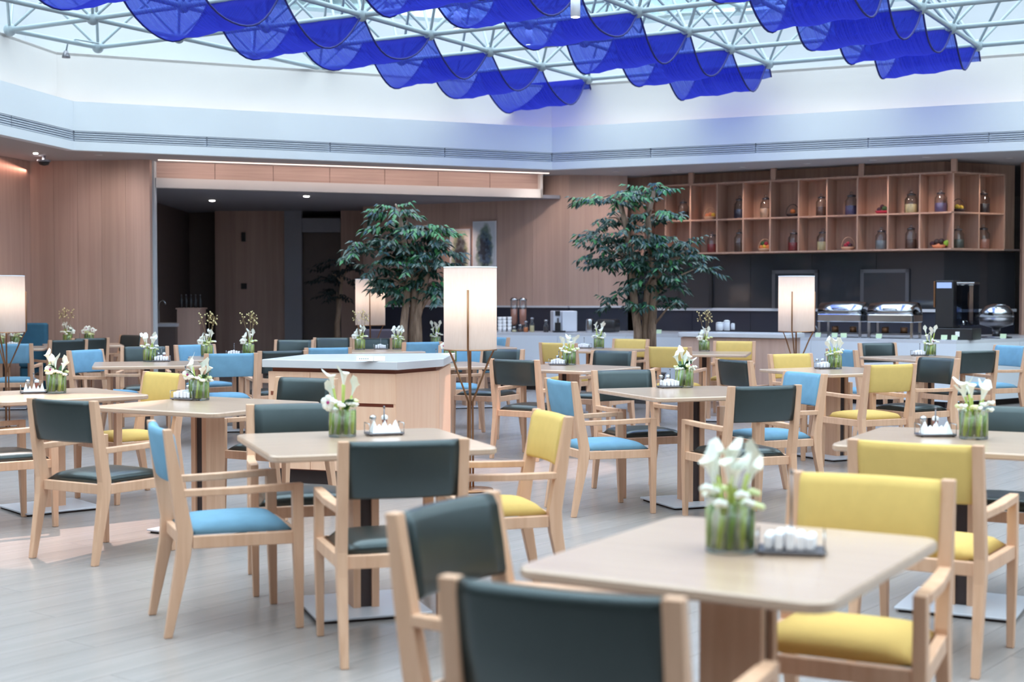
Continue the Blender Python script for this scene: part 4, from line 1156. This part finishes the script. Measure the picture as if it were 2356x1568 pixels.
for k in range(5):
    b = empty('bottle', (pc_.x - 0.14 + 0.07 * k, pc_.y - 0.05, 1.171))
    MB().lathe([(0.028, 0), (0.03, 0.01), (0.03, 0.11), (0.012, 0.15), (0.012, 0.19)], 10).build('glass', 'black_plastic', b, True)
    MB().lathe([(0.014, 0.18), (0.014, 0.2)], 8).build('cap', 'steel_dark', b, True)
    tag(b, 'dark bottle in the row on the alcove cabinet', 'bottle', 'bottles on the alcove cabinet')

# ================================================================ SIDEBOARD
ZW = 0.90
SA_, SB_, SC_ = at(603, 826, ZW), at(914, 832, ZW), at(1021, 824.6, ZW)
SD_ = Vector((-0.0400 * 11.45, 11.45, ZW)); SE_ = at(705, 814.5, ZW)
sb = empty('sideboard', (SB_.x, SB_.y, 0))
tag(sb, 'angular light wood sideboard with thick pale stone top', 'sideboard')
tp = [SA_, SB_, SC_, SD_, SE_]
cen = sum(tp, Vector()) / 5
part(MB().prism([(p.x, p.y) for p in tp], ZW - 0.058, ZW, 0.004), 'worktop', 'stone_white', sb)
def shrink(d): return [tuple(v) for v in offset([(p.x, p.y) for p in tp], -d)]
bd = shrink(0.035)
part(MB().prism(shrink(0.06), 0.10, ZW - 0.058), 'carcass', 'pepper_wood', sb)
part(MB().prism(shrink(0.10), 0.0, 0.10), 'plinth', 'dark_gap', sb)
def face(a, b, t0, t1, z0, z1, name='door', th=0.022):
    a, b = Vector(a + (0,)), Vector(b + (0,)); e = (b - a)
    p, q = a + e * t0 + e.normalized() * 0.002, a + e * t1 - e.normalized() * 0.002
    mb = MB(); wallbox(mb, p, q, z0, z1, th, 1); return part(mb, name, 'cabinet_wood', sb)
ZD1 = ZW - 0.058 - 0.03
face(bd[0], bd[1], 0.0, 0.335, 0.11, ZD1); face(bd[0], bd[1], 0.335, 0.665, 0.11, ZD1)
face(bd[0], bd[1], 0.665, 1.0, 0.62 - 0.02, ZD1, 'drawer'); face(bd[0], bd[1], 0.665, 1.0, 0.11, 0.575, 'drawer')
face(bd[1], bd[2], 0.0, 1.0, 0.11, ZD1, 'side_panel'); face(bd[2], bd[3], 0.0, 1.0, 0.11, ZD1, 'side_panel')
face(bd[4], bd[0], 0.0, 1.0, 0.11, ZD1, 'side_panel'); face(bd[3], bd[4], 0.0, 1.0, 0.11, ZD1, 'side_panel')
a_, b_ = Vector(bd[0] + (0,)), Vector(bd[1] + (0,)); e_ = (b_ - a_)
nrm_ = Vector((e_.y, -e_.x, 0)).normalized()
for t in (0.055,):
    p = a_ + e_ * t + nrm_ * 0.001
    part(MB().box((p.x, p.y, 0.655), (0.07, 0.004, 0.028), math.atan2(e_.y, e_.x)), 'finger_pull', 'pepper_wood', sb)
for k, (x0, x1) in enumerate(((820, 859), (860, 886))):
    p = at((x0 + x1) / 2, 831, ZW); w_ = (x1 - x0) / FX * p.y
    c = empty('menu_card', (p.x, p.y, ZW + 0.001))
    M_ = Matrix.Rotation(R(-22), 3, 'X')
    MB().box((0, 0.0, 0.018), (w_, 0.004, 0.036), M=M_).build('card_face', 'card_white', c)
    MB().box((0, 0.016, 0.018), (w_, 0.004, 0.036), M=Matrix.Rotation(R(22), 3, 'X')).build('card_back', 'card_white', c)
    if k == 0:
        for q in range(5): MB().box((-w_ * 0.3 + q * w_ * 0.12, -0.0026, 0.018), (w_ * 0.06, 0.0008, 0.008), M=M_).build('print_line', 'c_grey', c)
    tag(c, 'white tent card on the sideboard, ' + ('wider, with faint print' if k == 0 else 'narrower and blank'), 'card', 'tent cards on the sideboard')

# ================================================================ TABLES
TZ = 0.735
def make_table(w_=0.95, d_=0.95):
    t = empty('dining_table')
    MB().prism(rrect(w_, d_, 0.06, 6), TZ - 0.028, TZ, 0.006).build('tabletop', 'table_wood', t)
    hz = TZ - 0.028 - 0.022
    for sg in (-1, 1):
        MB().box((0, sg * 0.041, 0.022 + hz / 2), (0.16, 0.032, hz)).build('column_board', 'ash_wood', t)
    MB().box((0, 0, 0.022 + hz / 2), (0.13, 0.05, hz)).build('column_core', 'dark_gap', t)
    MB().prism(rrect(0.50, 0.50, 0.012, 2), 0.012, 0.022, 0.002).build('base_plate', 'steel_plate', t)
    MB().prism(rrect(0.47, 0.47, 0.012, 2), 0, 0.012).build('base_shadow_foot', 'dark_gap', t)  # dark inset lifting the plate, coloured as the shadow edge beneath it
    return t
tab0 = make_table()
used = [False]
TABLES = {
 'T1': (832, 1013, 19.5, 'table in front of the sideboard'),
 'T2': (478, 929, -30, 'table with the tall caddy rod'),
 'T2b': (113, 906, 40, 'table with the striped-leaf vase'),
 'T3': (1590, 900, 21, 'table between two blue armchairs'),
 'T6': (2222, 1011, -28, 'table with the peaked napkins'),
 'T7': (1925, 851, 28, 'table with yellow and green chairs'),
 'T8': (2128, 822, 23, 'table before the chafing dishes'),
 'T9': (1309, 844.5, -35, 'green-chair table facing the coffee machine'),
 'T10': (1366, 803, -33, 'table before the coffee counter'),
 'T11': (1622, 811, -13, 'table before the service island'),
 'T12': (338, 836, 15, 'table near the white opening post'),
 'T13': (548, 822, 15, 'table with two dry-twig vases'),
 'T15': (868, 806, 15, 'table before the dark doorway'),
 'T17': (1078, 797, 20, 'table behind the tall lamp'),
 'T18': (1010, 838, 20, 'table under the tall lamp shade'),
 'T19': (190, 792, 20, 'table by the brown panel wall'),
 'T21': (12, 799, 15, 'table before the blue high-backed seats'),
}
TC = {}
for k, (x, y, rot, ds) in TABLES.items():
    o = tab0 if not used[0] else dup(tab0); used[0] = True
    p = at(x, y, TZ); o.location = (p.x, p.y, 0.0); o.rotation_euler = (0, 0, R(rot)); TC[k] = p
    for ch in o.children:
        if ch.name.startswith('column'): ch.rotation_euler = (0, 0, 0 if k == 'T2b' else PI / 2)
    tag(o, 'square light wood pedestal ' + ds, 'table', 'square pedestal dining tables')
t5 = make_table(0.76, 0.92); p = at(1700, 1269, TZ); t5.location = (p.x, p.y, 0); t5.rotation_euler = (0, 0, R(-31)); TC['T5'] = p
TABLES['T5'] = (1700, 1269, -31, 'smaller rectangular table')
tag(t5, 'smaller rectangular light wood pedestal table beside two yellow armchairs', 'table')

# ================================================================ CHAIRS
CHZ = 0.835
def yline(z): return -0.215 - 0.068 * (z - 0.40) / 0.44
def make_chair(mat):
    t = empty('dining_armchair')
    for s in (-1, 1):
        # rear leg and back post in one bent piece
        pts = [(s * 0.225, -0.285, 0), (s * 0.225, -0.222, 0.33), (s * 0.225, -0.215, 0.42), (s * 0.225, yline(0.62), 0.62), (s * 0.225, yline(CHZ), CHZ)]
        MB().bar(pts, [(0.030, 0.032), (0.040, 0.058), (0.040, 0.062), (0.040, 0.052), (0.040, 0.034)]).build('rear_leg', 'ash_wood', t, bevel=0.004)
        MB().bar([(s * 0.245, 0.245, 0), (s * 0.250, 0.238, 0.36), (s * 0.250, 0.236, 0.60)], [(0.028, 0.030), (0.038, 0.044), (0.036, 0.046)]).build('front_leg', 'ash_wood', t, bevel=0.004)
        a, b = Vector((s * 0.250, 0.214, 0.586)), Vector((s * 0.228, yline(0.58) + 0.02, 0.578))
        rings = []
        for q, w_ in ((a, 0.042), ((a + b) / 2 + Vector((s * 0.004, 0, -0.002)), 0.044), (b, 0.036)):
            rings.append([(q.x - w_ / 2, q.y, q.z - 0.015), (q.x - w_ / 2, q.y, q.z + 0.014), (q.x + w_ / 2, q.y, q.z + 0.014), (q.x + w_ / 2, q.y, q.z - 0.015)])
        MB().loft(rings).build('armrest', 'ash_wood', t, bevel=0.004)
        e0, e1 = Vector((s * 0.249, 0.218, 0)), Vector((s * 0.226, -0.186, 0))
        mb = MB(); mid = (e0 + e1) / 2
        mb.box((mid.x, mid.y, 0.378), ((0.030), (e0 - e1).length, 0.05), math.atan2(e0.y - e1.y, e0.x - e1.x) - PI / 2); mb.build('side_rail', 'ash_wood', t, bevel=0.003)
    MB().box((0, 0.238, 0.378), (0.462, 0.028, 0.05)).build('front_rail', 'ash_wood', t, bevel=0.003)
    MB().box((0, -0.212, 0.378), (0.41, 0.028, 0.05)).build('back_rail', 'ash_wood', t, bevel=0.003)
    # seat cushion
    n = 12; vs = []; fs = []
    for j in range(n + 1):
        for i in range(n + 1):
            u, v = -1 + 2 * i / n, -1 + 2 * j / n
            wx = 0.205 + 0.022 * (v + 1) / 2
            f = (1 - abs(u) ** 5) ** 0.4 * (1 - abs(v) ** 5) ** 0.4 if abs(u) < 1 and abs(v) < 1 else 0
            vs.append((u * wx, 0.012 + v * 0.212, 0.404 + 0.052 * f * (0.86 + 0.14 * (1 - u * u) * (1 - v * v))))
    for j in range(n):
        for i in range(n):
            a = j * (n + 1) + i; fs.append((a, a + 1, a + n + 2, a + n + 1))
    fs.append(tuple(reversed([i for i in range(n + 1)] + [(j + 1) * (n + 1) - 1 for j in range(1, n + 1)] + [n * (n + 1) + i for i in range(n - 1, -1, -1)] + [j * (n + 1) for j in range(n - 1, 0, -1)])))
    MB().add(vs, fs).build('seat_cushion', mat, t, True)
    # backrest pad, bowed and rounded over the top
    rings = []
    for i in range(11):
        u = -1 + 2 * i / 10; x = u * 0.206
        bow = -0.024 * (1 - u * u)
        sec = []
        z0, z1 = 0.618, 0.833
        prof = [(0.018, z0), (0.024, z0 + 0.012), (0.026, 0.70), (0.024, z1 - 0.03), (0.014, z1 - 0.006), (0.0, z1), (-0.016, z1 - 0.006), (-0.021, z1 - 0.03), (-0.022, 0.70), (-0.018, z0 + 0.010), (-0.012, z0)]
        for dy, z in prof: sec.append((x, yline(z) + 0.004 + bow + dy, z))
        rings.append(sec)
    MB().loft(rings).build('backrest', mat, t, True)
    return t
PROTO = {'g': make_chair('leather_green'), 'y': make_chair('fabric_yellow'), 'b': make_chair('fabric_blue')}
PUSED = {'g': False, 'y': False, 'b': False}
CN = {'g': 'green armchair', 'y': 'yellow armchair', 'b': 'blue armchair'}
# colour, backrest-top pixel, facing (deg, world), table, where
CHAIRS = [
 ('g', 930, 1011, 105, 'T1', 'with its back to the aisle at'),
 ('b', 366, 976, 22, 'T1', 'at the end of'),
 ('g', 682, 927, 285, 'T1', 'on the sideboard side of'),
 ('y', 1270, 948, 197, 'T1', 'at'),
 ('g', 1285, 1347, 64, 'T5', 'close up with its back turned, at'),
 ('y', 2003, 1092, 243, 'T5', 'at the long side of'),
 ('g', 1026, 1152, -31, 'T5', 'turned sideways beside'),
 ('y', 2104, 1016, 60, 'T6', 'with its back turned at'),
 ('g', 2352, 935, 240, 'T6', 'on the far side of'),
 ('b', 1290, 873, 20, 'T3', 'beside a yellow chair at'),
 ('g', 1760, 886, 111, 'T3', 'with its back turned at'),
 ('g', 1434, 850, 291, 'T3', 'facing the aisle at'),
 ('b', 1852, 856, 203, 'T3', 'next to a green chair at'),
 ('g', 1688, 827, 27, 'T7', 'at the island end of'),
 ('y', 2050, 837, 115, 'T7', 'with its back turned at'),
 ('y', 1818, 813, 297, 'T7', 'on the buffet side of'),
 ('g', 2158, 822, 207, 'T7', 'between two tables at'),
 ('g', 2018, 788, 290, 'T8', 'on the buffet side of'),
 ('g', 2250, 806, 112, 'T8', 'with its back turned at'),
 ('b', 2326, 794, 203, 'T8', 'behind a green chair at'),
 ('b', 1936, 803, 22, 'T8', 'half hidden by a vase at'),
 ('g', 1183, 826, 56, 'T9', 'beside the tall lamp at'),
 ('g', 1412, 806, 236, 'T9', 'on the counter side of'),
 ('y', 1284, 788, 57, 'T10', 'with its back turned at'),
 ('y', 1452, 779, 238, 'T10', 'backing onto the tree planter at'),
 ('y', 1538, 797, 68, 'T11', 'with its back turned at'),
 ('y', 1690, 784, 252, 'T11', 'backing onto the wood at'),
 ('b', 196, 804, -25, 'T12', 'facing the aisle at'),
 ('g', 333, 796, 283, 'T12', 'behind the vase at'),
 ('y', 378, 856, 227, 'T2b', 'at'),
 ('g', 143, 918, 60, 'T2', 'with its back turned at'),
 ('g', 705, 868, 240, 'T2', 'against the sideboard at'),
 ('b', 532, 812, 112, 'T13', 'with its back turned at'),
 ('b', 448, 792, -48, 'T13', 'half hidden by a vase at'),
 ('g', 678, 781, 262, 'T13', 'facing the aisle beyond'),
 ('g', 650, 806, 118, 'T13', 'low behind the sideboard at'),
 ('g', 766, 776, 275, 'T15', 'backing onto the dark opening at'),
 ('b', 755, 799, 112, 'T15', 'behind the sideboard at'),
 ('b', 972, 786, 118, 'T15', 'with its back turned at'),
 ('g', 858, 777, 272, 'T15', 'on the tree side of'),
 ('g', 1157, 802, 240, 'T18', 'on the counter side of'),
 ('b', 1062, 794, 266, 'T18', 'mostly hidden by the shade at'),
 ('b', 1146, 775, 215, 'T17', 'against the counter at'),
 ('g', 157, 781, 132, 'T19', 'seen edge-on at'),
 ('g', 208, 777, 130, 'T19', 'beside the white orchid vase at'),
 ('g', 304, 770, 232, 'T19', 'nearest the opening post at'),
 ('g', -118, 890, 40, 'T2b', 'with only its seat showing at'),
 ('b', 22, 790, 100, 'T21', 'with its back turned at'),
]
for col_, x, y, face_, tb, where in CHAIRS:
    o = PROTO[col_] if not PUSED[col_] else dup(PROTO[col_]); PUSED[col_] = True
    p = at(x, y, CHZ); d = dirv(face_)
    o.location = (p.x + d.x * 0.281, p.y + d.y * 0.281, 0); o.rotation_euler = (0, 0, R(face_ - 90))
    lb = '%s %s %s %s' % (CN[col_], where, 'the', TABLES[tb][3])
    tag(o, lb, 'chair', 'wooden armchairs at the dining tables')
# high-backed blue seats by the brown wall, mauve tub chairs by the tree
def tub(loc, rz, mat, w_, zs, zt, label, nm):
    t = empty(nm, loc, rz)
    MB().prism(rrect(w_, 0.6, 0.05), 0.12, zs, 0.015).build('seat', mat, t)
    MB().prism(rrect(w_, 0.14, 0.04), zs, zt, 0.02).build('backrest', mat, t)
    t.children[1].location = (0, -0.26, 0)
    for sx_ in (-1, 1):
        for sy_ in (-1, 1):
            MB().bar([(sx_ * (w_ / 2 - 0.06), sy_ * 0.23, 0), (sx_ * (w_ / 2 - 0.06), sy_ * 0.23, 0.125)], [(0.03, 0.03), (0.045, 0.045)]).build('leg', 'ash_wood', t)
    tag(t, label, 'chair')
p = at(80, 745, 1.02)
q = Vector(((80 - CXP) / FX * 18.5, 18.45, 0)); tub(q, R(186), 'fabric_deep_blue', 0.36, 0.43, 1.0, 'deep blue high-backed seat against the brown panel wall', 'high_back_seat')
q = Vector(((884 - CXP) / FX * 18.4, 18.4, 0)); tub(q, R(180), 'fabric_mauve', 0.5, 0.42, 0.92, 'mauve tub chair behind the vase near the tree', 'tub_chair')

# ================================================================ VASES
def calla(pos, lean, h, size, root, rnd):
    """one stem with a white trumpet bloom"""
    b = Vector(pos); top = b + Vector((lean[0], lean[1], h))
    mid = b * 0.5 + top * 0.5 - Vector((lean[0], lean[1], 0)) * 0.18
    MB().tube([b, mid, top], [0.0055, 0.005, 0.006], 6).build('stem', 'stem_lime', root, True)
    ax_ = (top - mid).normalized()
    sd = ax_.cross(Vector((0.2, 1, 0))).normalized(); ot = sd.cross(ax_)
    an = rnd.uniform(0, 2 * PI)
    rings = []
    N = 10
    for k in range(8):
        t = k / 7; r = size * (0.10 + 0.55 * t ** 1.1 + (0.35 * (t - 0.75) / 0.25 if t > 0.75 else 0))
        rg = []
        for q in range(N):
            a = 2 * PI * q / N
            tip = max(0, math.cos(a - an)) ** 3
            L_ = size * (2.6 * t + tip * t * t * 1.5 - (1 - tip) * 0.15 * t)
            rad = r * (1 + tip * 0.5 * t * t)
            rg.append(top + ax_ * L_ + (sd * math.cos(a) + ot * math.sin(a)) * rad)
        rings.append(rg)
    MB().loft(rings, False).build('calla_bloom', 'petal_white', root, True)
    MB().tube([top + ax_ * size * 0.6, top + ax_ * size * 2.0], [size * 0.12, size * 0.07], 6).build('spadix', 'c_lemon', root, True)
def make_vase(seed, ncalla, orchid, twig, leafb, hmax):
    rnd = random.Random(seed)
    t = empty('flower_vase')
    r, h = 0.062, 0.125
    MB().lathe([(r * 0.97, 0.0), (r, 0.004), (r, h), (r - 0.003, h), (r - 0.003, 0.012), (0.004, 0.012)], 24).build('glass', 'clear_glass', t, True)
    MB().lathe([(r * 0.98, 0.001), (r * 0.98, 0.009)], 24).build('glass_foot', 'jar_glass', t, True)
    for k in range(11):
        a = 2 * PI * k / 11 + rnd.uniform(-.1, .1); rr = r * 0.78
        MB().tube([(rr * math.cos(a), rr * math.sin(a), 0.014), (rr * math.cos(a + .2), rr * math.sin(a + .2), 0.105 + rnd.uniform(0, 0.015))], 0.0125, 7).build('stem_bundle', rnd.choice(['stem_green', 'stem_lime', 'stem_green']), t, True)
    for k in range(ncalla):
        a = 2 * PI * k / ncalla + rnd.uniform(-.4, .4)
        lean = (0.026 * math.cos(a), 0.026 * math.sin(a))
        calla((0.016 * math.cos(a), 0.016 * math.sin(a), 0.05), lean, hmax * rnd.uniform(0.55, 0.98), rnd.uniform(0.020, 0.025), t, rnd)
    # low white and cream filler blooms round the rim
    for k in range(13):
        a = 2 * PI * k / 13 + rnd.uniform(-.2, .2); rr = r * rnd.uniform(0.7, 1.3); z = h + rnd.uniform(-0.012, 0.035)
        mb = MB()
        for q in range(5):
            b = 2 * PI * q / 5
            mb.ball((rr * math.cos(a) + 0.010 * math.cos(b), rr * math.sin(a) + 0.010 * math.sin(b), z + 0.004 * (q % 2)), 0.0105, 6, 4, (1, 1, 0.7))
        mb.build('small_bloom', rnd.choice(['petal_white', 'petal_cream', 'petal_white']), t, True)
    for k in range(orchid):
        a = R((-150, -30, -100)[k % 3]); rr = r * 1.1; c_ = Vector((rr * math.cos(a), rr * math.sin(a), h + 0.03 + 0.02 * k))
        mb = MB()
        for q in range(5):
            b = 2 * PI * q / 5 + 0.3
            mb.ball((c_.x + 0.018 * math.cos(b), c_.y - 0.004, c_.z + 0.018 * math.sin(b)), 0.017, 7, 5, (1, 0.35, 1))
        ob = mb.build('orchid_bloom', 'petal_white', t, True)
        MB().ball((c_.x, c_.y - 0.012, c_.z), 0.007, 6, 5).build('orchid_heart', 'orchid_heart', ob, True)
    for k in range(leafb):
        a = rnd.uniform(0, 2 * PI); L_ = rnd.uniform(0.09, 0.14)
        d = Vector((0.5 * math.cos(a), 0.5 * math.sin(a), 0.9)).normalized(); sd = d.cross(Vector((0, 0, 1))).normalized()
        b0 = Vector((0.02 * math.cos(a), 0.02 * math.sin(a), h - 0.01)); rings = []
        vs = []; 
        for q in range(6):
            u = q / 5; wv = 0.026 * math.sin(PI * min(0.97, u * 0.9 + 0.06)); c_ = b0 + d * (L_ * u) + Vector((0, 0, -0.05 * u * u * u))
            vs += [c_ - sd * wv, c_ + d.cross(sd) * 0.004, c_ + sd * wv]
        fs = []
        for q in range(5):
            for w_ in (0, 1): fs.append((q * 3 + w_, q * 3 + w_ + 1, q * 3 + w_ + 4, q * 3 + w_ + 3))
        MB().add(vs, fs).build('leaf', 'leaf_dark', t, True)
    if twig:
        for k in range(4):
            a = rnd.uniform(-1.0, 1.0) if k else 0.2; a = a * 0.6
            mb, bd_ = MB(), MB()
            p0 = Vector((0.0, 0.01, 0.1)); tip = p0 + Vector((0.10 * a * 2, rnd.uniform(-.03, .03), rnd.uniform(0.24, 0.33)))
            mb.tube([p0, p0 * 0.5 + tip * 0.5 + Vector((0.01, 0, 0)), tip], [0.003, 0.0025, 0.0015], 5)
            for q in range(9):
                e = tip + Vector((rnd.uniform(-.045, .045), rnd.uniform(-.03, .03), rnd.uniform(-.07, .045)))
                mb.tube([tip - Vector((0, 0, 0.06)) * rnd.random(), e], 0.0013, 4); bd_.ball(e, rnd.uniform(0.005, 0.009), 6, 4)
            tw = mb.build('dry_twig', 'twig_brown', t, True); o = bd_.build('twig_buds', 'twig_bud', tw, True); o['kind'] = 'stuff'
    return t
VP = {'A': make_vase(1, 5, 1, False, 2, 0.19), 'B': make_vase(2, 7, 0, False, 0, 0.17), 'C': make_vase(3, 5, 1, True, 1, 0.15), 'D': make_vase(4, 5, 1, False, 6, 0.16), 'E': make_vase(5, 3, 3, False, 0, 0.11)}
VU = set()
VASES = [
 (788, 1004, 'A', 'T1', 'with a magenta-hearted orchid', 0), (458, 920, 'D', 'T2', 'with dark leaves', 0), (130, 904, 'D', 'T2b', 'with striped foliage', 40),
 (1680, 1268, 'B', 'T5', '', 30), (1574, 891, 'D', 'T3', 'and greenery', 80), (2240, 1009, 'B', 'T6', 'fanned wide', 140),
 (1920, 848, 'B', 'T7', '', 200), (2150, 815, 'A', 'T8', '', 60), (1310, 836, 'B', 'T9', '', 300), (1378, 801, 'A', 'T10', '', 120), (1620, 807, 'C', 'T11', 'with dry budded twigs', 10),
 (350, 827, 'B', 'T12', '', 90), (470, 820, 'C', 'T13', 'beside a blue chair', 0), (590, 815, 'C', 'T13', 'beside the caddy', 20),
 (828, 804, 'C', 'T15', 'under the small lamp', 0), (920, 803, 'B', 'T15', 'nearer the tree', 45), (1000, 797, 'A', 'T17', '', 70), (1037, 833, 'E', 'T18', '', 0),
 (152, 790, 'C', 'T19', 'with airy dry twigs', 190), (214, 788, 'E', 'T19', 'of white orchids', 0), (-2, 799, 'E', 'T21', 'beside the caddy', 0), (54, 794, 'E', 'T21', 'behind the lamp stem', 50),
]
for x, y, kd, tb, ds, rz in VASES:
    o = VP[kd] if kd not in VU else dup(VP[kd]); VU.add(kd)
    p = at(x, y, TZ); c = TC[tb]
    v = Vector((p.x - c.x, p.y - c.y, 0))
    if v.length > 0.40: v = v.normalized() * 0.40
    o.location = (c.x + v.x, c.y + v.y, TZ + 0.001); o.rotation_euler = (0, 0, R(rz))
    tag(o, ('vase of white callas %s on the %s' % (ds, TABLES[tb][3])).replace('  ', ' '), 'vase', 'glass flower vases on the tables')

# ================================================================ CONDIMENT CADDIES
def make_caddy(rod=0.12):
    t = empty('condiment_caddy')
    MB().prism(rrect(0.17, 0.10, 0.012, 2), 0.004, 0.012, 0.002).build('tray', 'steel_dark', t)
    for sx_ in (-1, 1):
        for sy_ in (-1, 1): MB().lathe([(0.006, 0), (0.006, 0.005)], 8, (sx_ * 0.07, sy_ * 0.035, 0)).build('foot', 'black_plastic', t, True)
    for s in (-1, 1):
        MB().tube([(s * 0.08, -0.045, 0.012), (s * 0.08, -0.045, 0.055), (s * 0.08, 0.045, 0.055), (s * 0.08, 0.045, 0.012)], 0.0022, 6).build('rail', 'steel', t, True)
    MB().tube([(0, 0, 0.012), (0, 0, rod)], 0.0032, 6).build('handle_rod', 'steel_dark', t, True)
    MB().ball((0, 0, rod), 0.006, 8, 6).build('handle_knob', 'steel_dark', t, True)
    return t
def make_napkins(peak=False):
    t = empty('folded_napkins')
    rnd = random.Random(8)
    for k in range(5):
        x0 = -0.064 + 0.025 * k
        if peak:
            mb = MB(); h = 0.055 - 0.018 * (k % 2)
            mb.add([(x0, -0.04, 0), (x0 + 0.03, -0.04, 0), (x0 + 0.03, 0.04, 0), (x0, 0.04, 0), (x0 + 0.015, -0.01, h), (x0 + 0.015, 0.012, h * 0.9)], [(3, 2, 1, 0), (0, 1, 4), (1, 2, 5, 4), (2, 3, 5), (3, 0, 4, 5)])
            mb.build('napkin', 'napkin_white', t)
        else:
            h = rnd.uniform(0.032, 0.048)
            MB().box((x0 + 0.012, rnd.uniform(-.004, .004), h / 2), (0.021, 0.082, h), rnd.uniform(-.1, .1)).build('napkin', 'napkin_white', t, bevel=0.006)
    return t
def make_shaker(mat_cap, mat_body, h):
    t = empty('salt_shaker')
    MB().lathe([(0.013, 0), (0.0145, 0.004), (0.010, h * 0.5), (0.013, h * 0.74)], 12).build('body', mat_body, t, True)
    MB().lathe([(0.013, h * 0.74), (0.016, h * 0.8), (0.014, h * 0.94), (0.004, h)], 12).build('cap', mat_cap, t, True)
    return t
CAD = {'n': make_caddy(0.125), 'r': make_caddy(0.20)}; CU = set()
NAP = {0: make_napkins(), 1: make_napkins(True)}; NU = set()
SHK = {0: make_shaker('ceramic', 'pepper_wood', 0.085), 1: make_shaker('steel', 'jar_glass', 0.085)}; SU = set()
CADDIES = [(884, 1000, 'T1', 20), (414, 917, 'T2', -25), (78, 904, 'T2b', 20), (1820, 1272, 'T5', -12), (1527, 889, 'T3', 20), (2152, 1003, 'T6', 0), (1898, 848, 'T7', 20), (2112, 817, 'T8', 10),
           (1278, 838, 'T9', -20), (1344, 801, 'T10', -20), (398, 828, 'T12', 10), (530, 815, 'T13', 10), (876, 803, 'T15', 10), (184, 790, 'T19', 10), (28, 797, 'T21', 10), (1003, 833, 'T18', 15)]
for x, y, tb, rz in CADDIES:
    p = at(x, y, TZ); c = TC[tb]; v = Vector((p.x - c.x, p.y - c.y, 0))
    if v.length > 0.38: v = v.normalized() * 0.38
    L0 = Vector((c.x + v.x, c.y + v.y, TZ + 0.001)); ds = TABLES[tb][3]
    kd = 'r' if tb in ('T2', 'T5') else 'n'
    o = CAD[kd] if kd not in CU else dup(CAD[kd]); CU.add(kd)
    o.location = L0; o.rotation_euler = (0, 0, R(rz)); tag(o, 'steel napkin caddy with central rod on the ' + ds, 'caddy', 'napkin caddies on the tables')
    pk = 1 if tb in ('T6', 'T1', 'T2b') else 0
    o = NAP[pk] if pk not in NU else dup(NAP[pk]); NU.add(pk)
    rzm = Matrix.Rotation(R(rz), 3, 'Z')
    o.location = L0 + rzm @ Vector((0, -0.002, 0.0125)); o.rotation_euler = (0, 0, R(rz))
    tag(o, 'white folded napkins in the caddy on the ' + ds, 'napkins', 'napkins in the caddies')
    if p.y < 14 and tb != 'T5':
        for q, off in ((0, (0.02, 0.068, 0)), (1, (-0.035, 0.068, 0))):
            o = SHK[q] if q not in SU else dup(SHK[q]); SU.add(q)
            o.location = L0 + rzm @ Vector(off)
            tag(o, ('brown pepper mill with white cap' if q == 0 else 'clear glass salt shaker') + ' on the ' + ds, 'shaker', 'shakers beside the caddies')
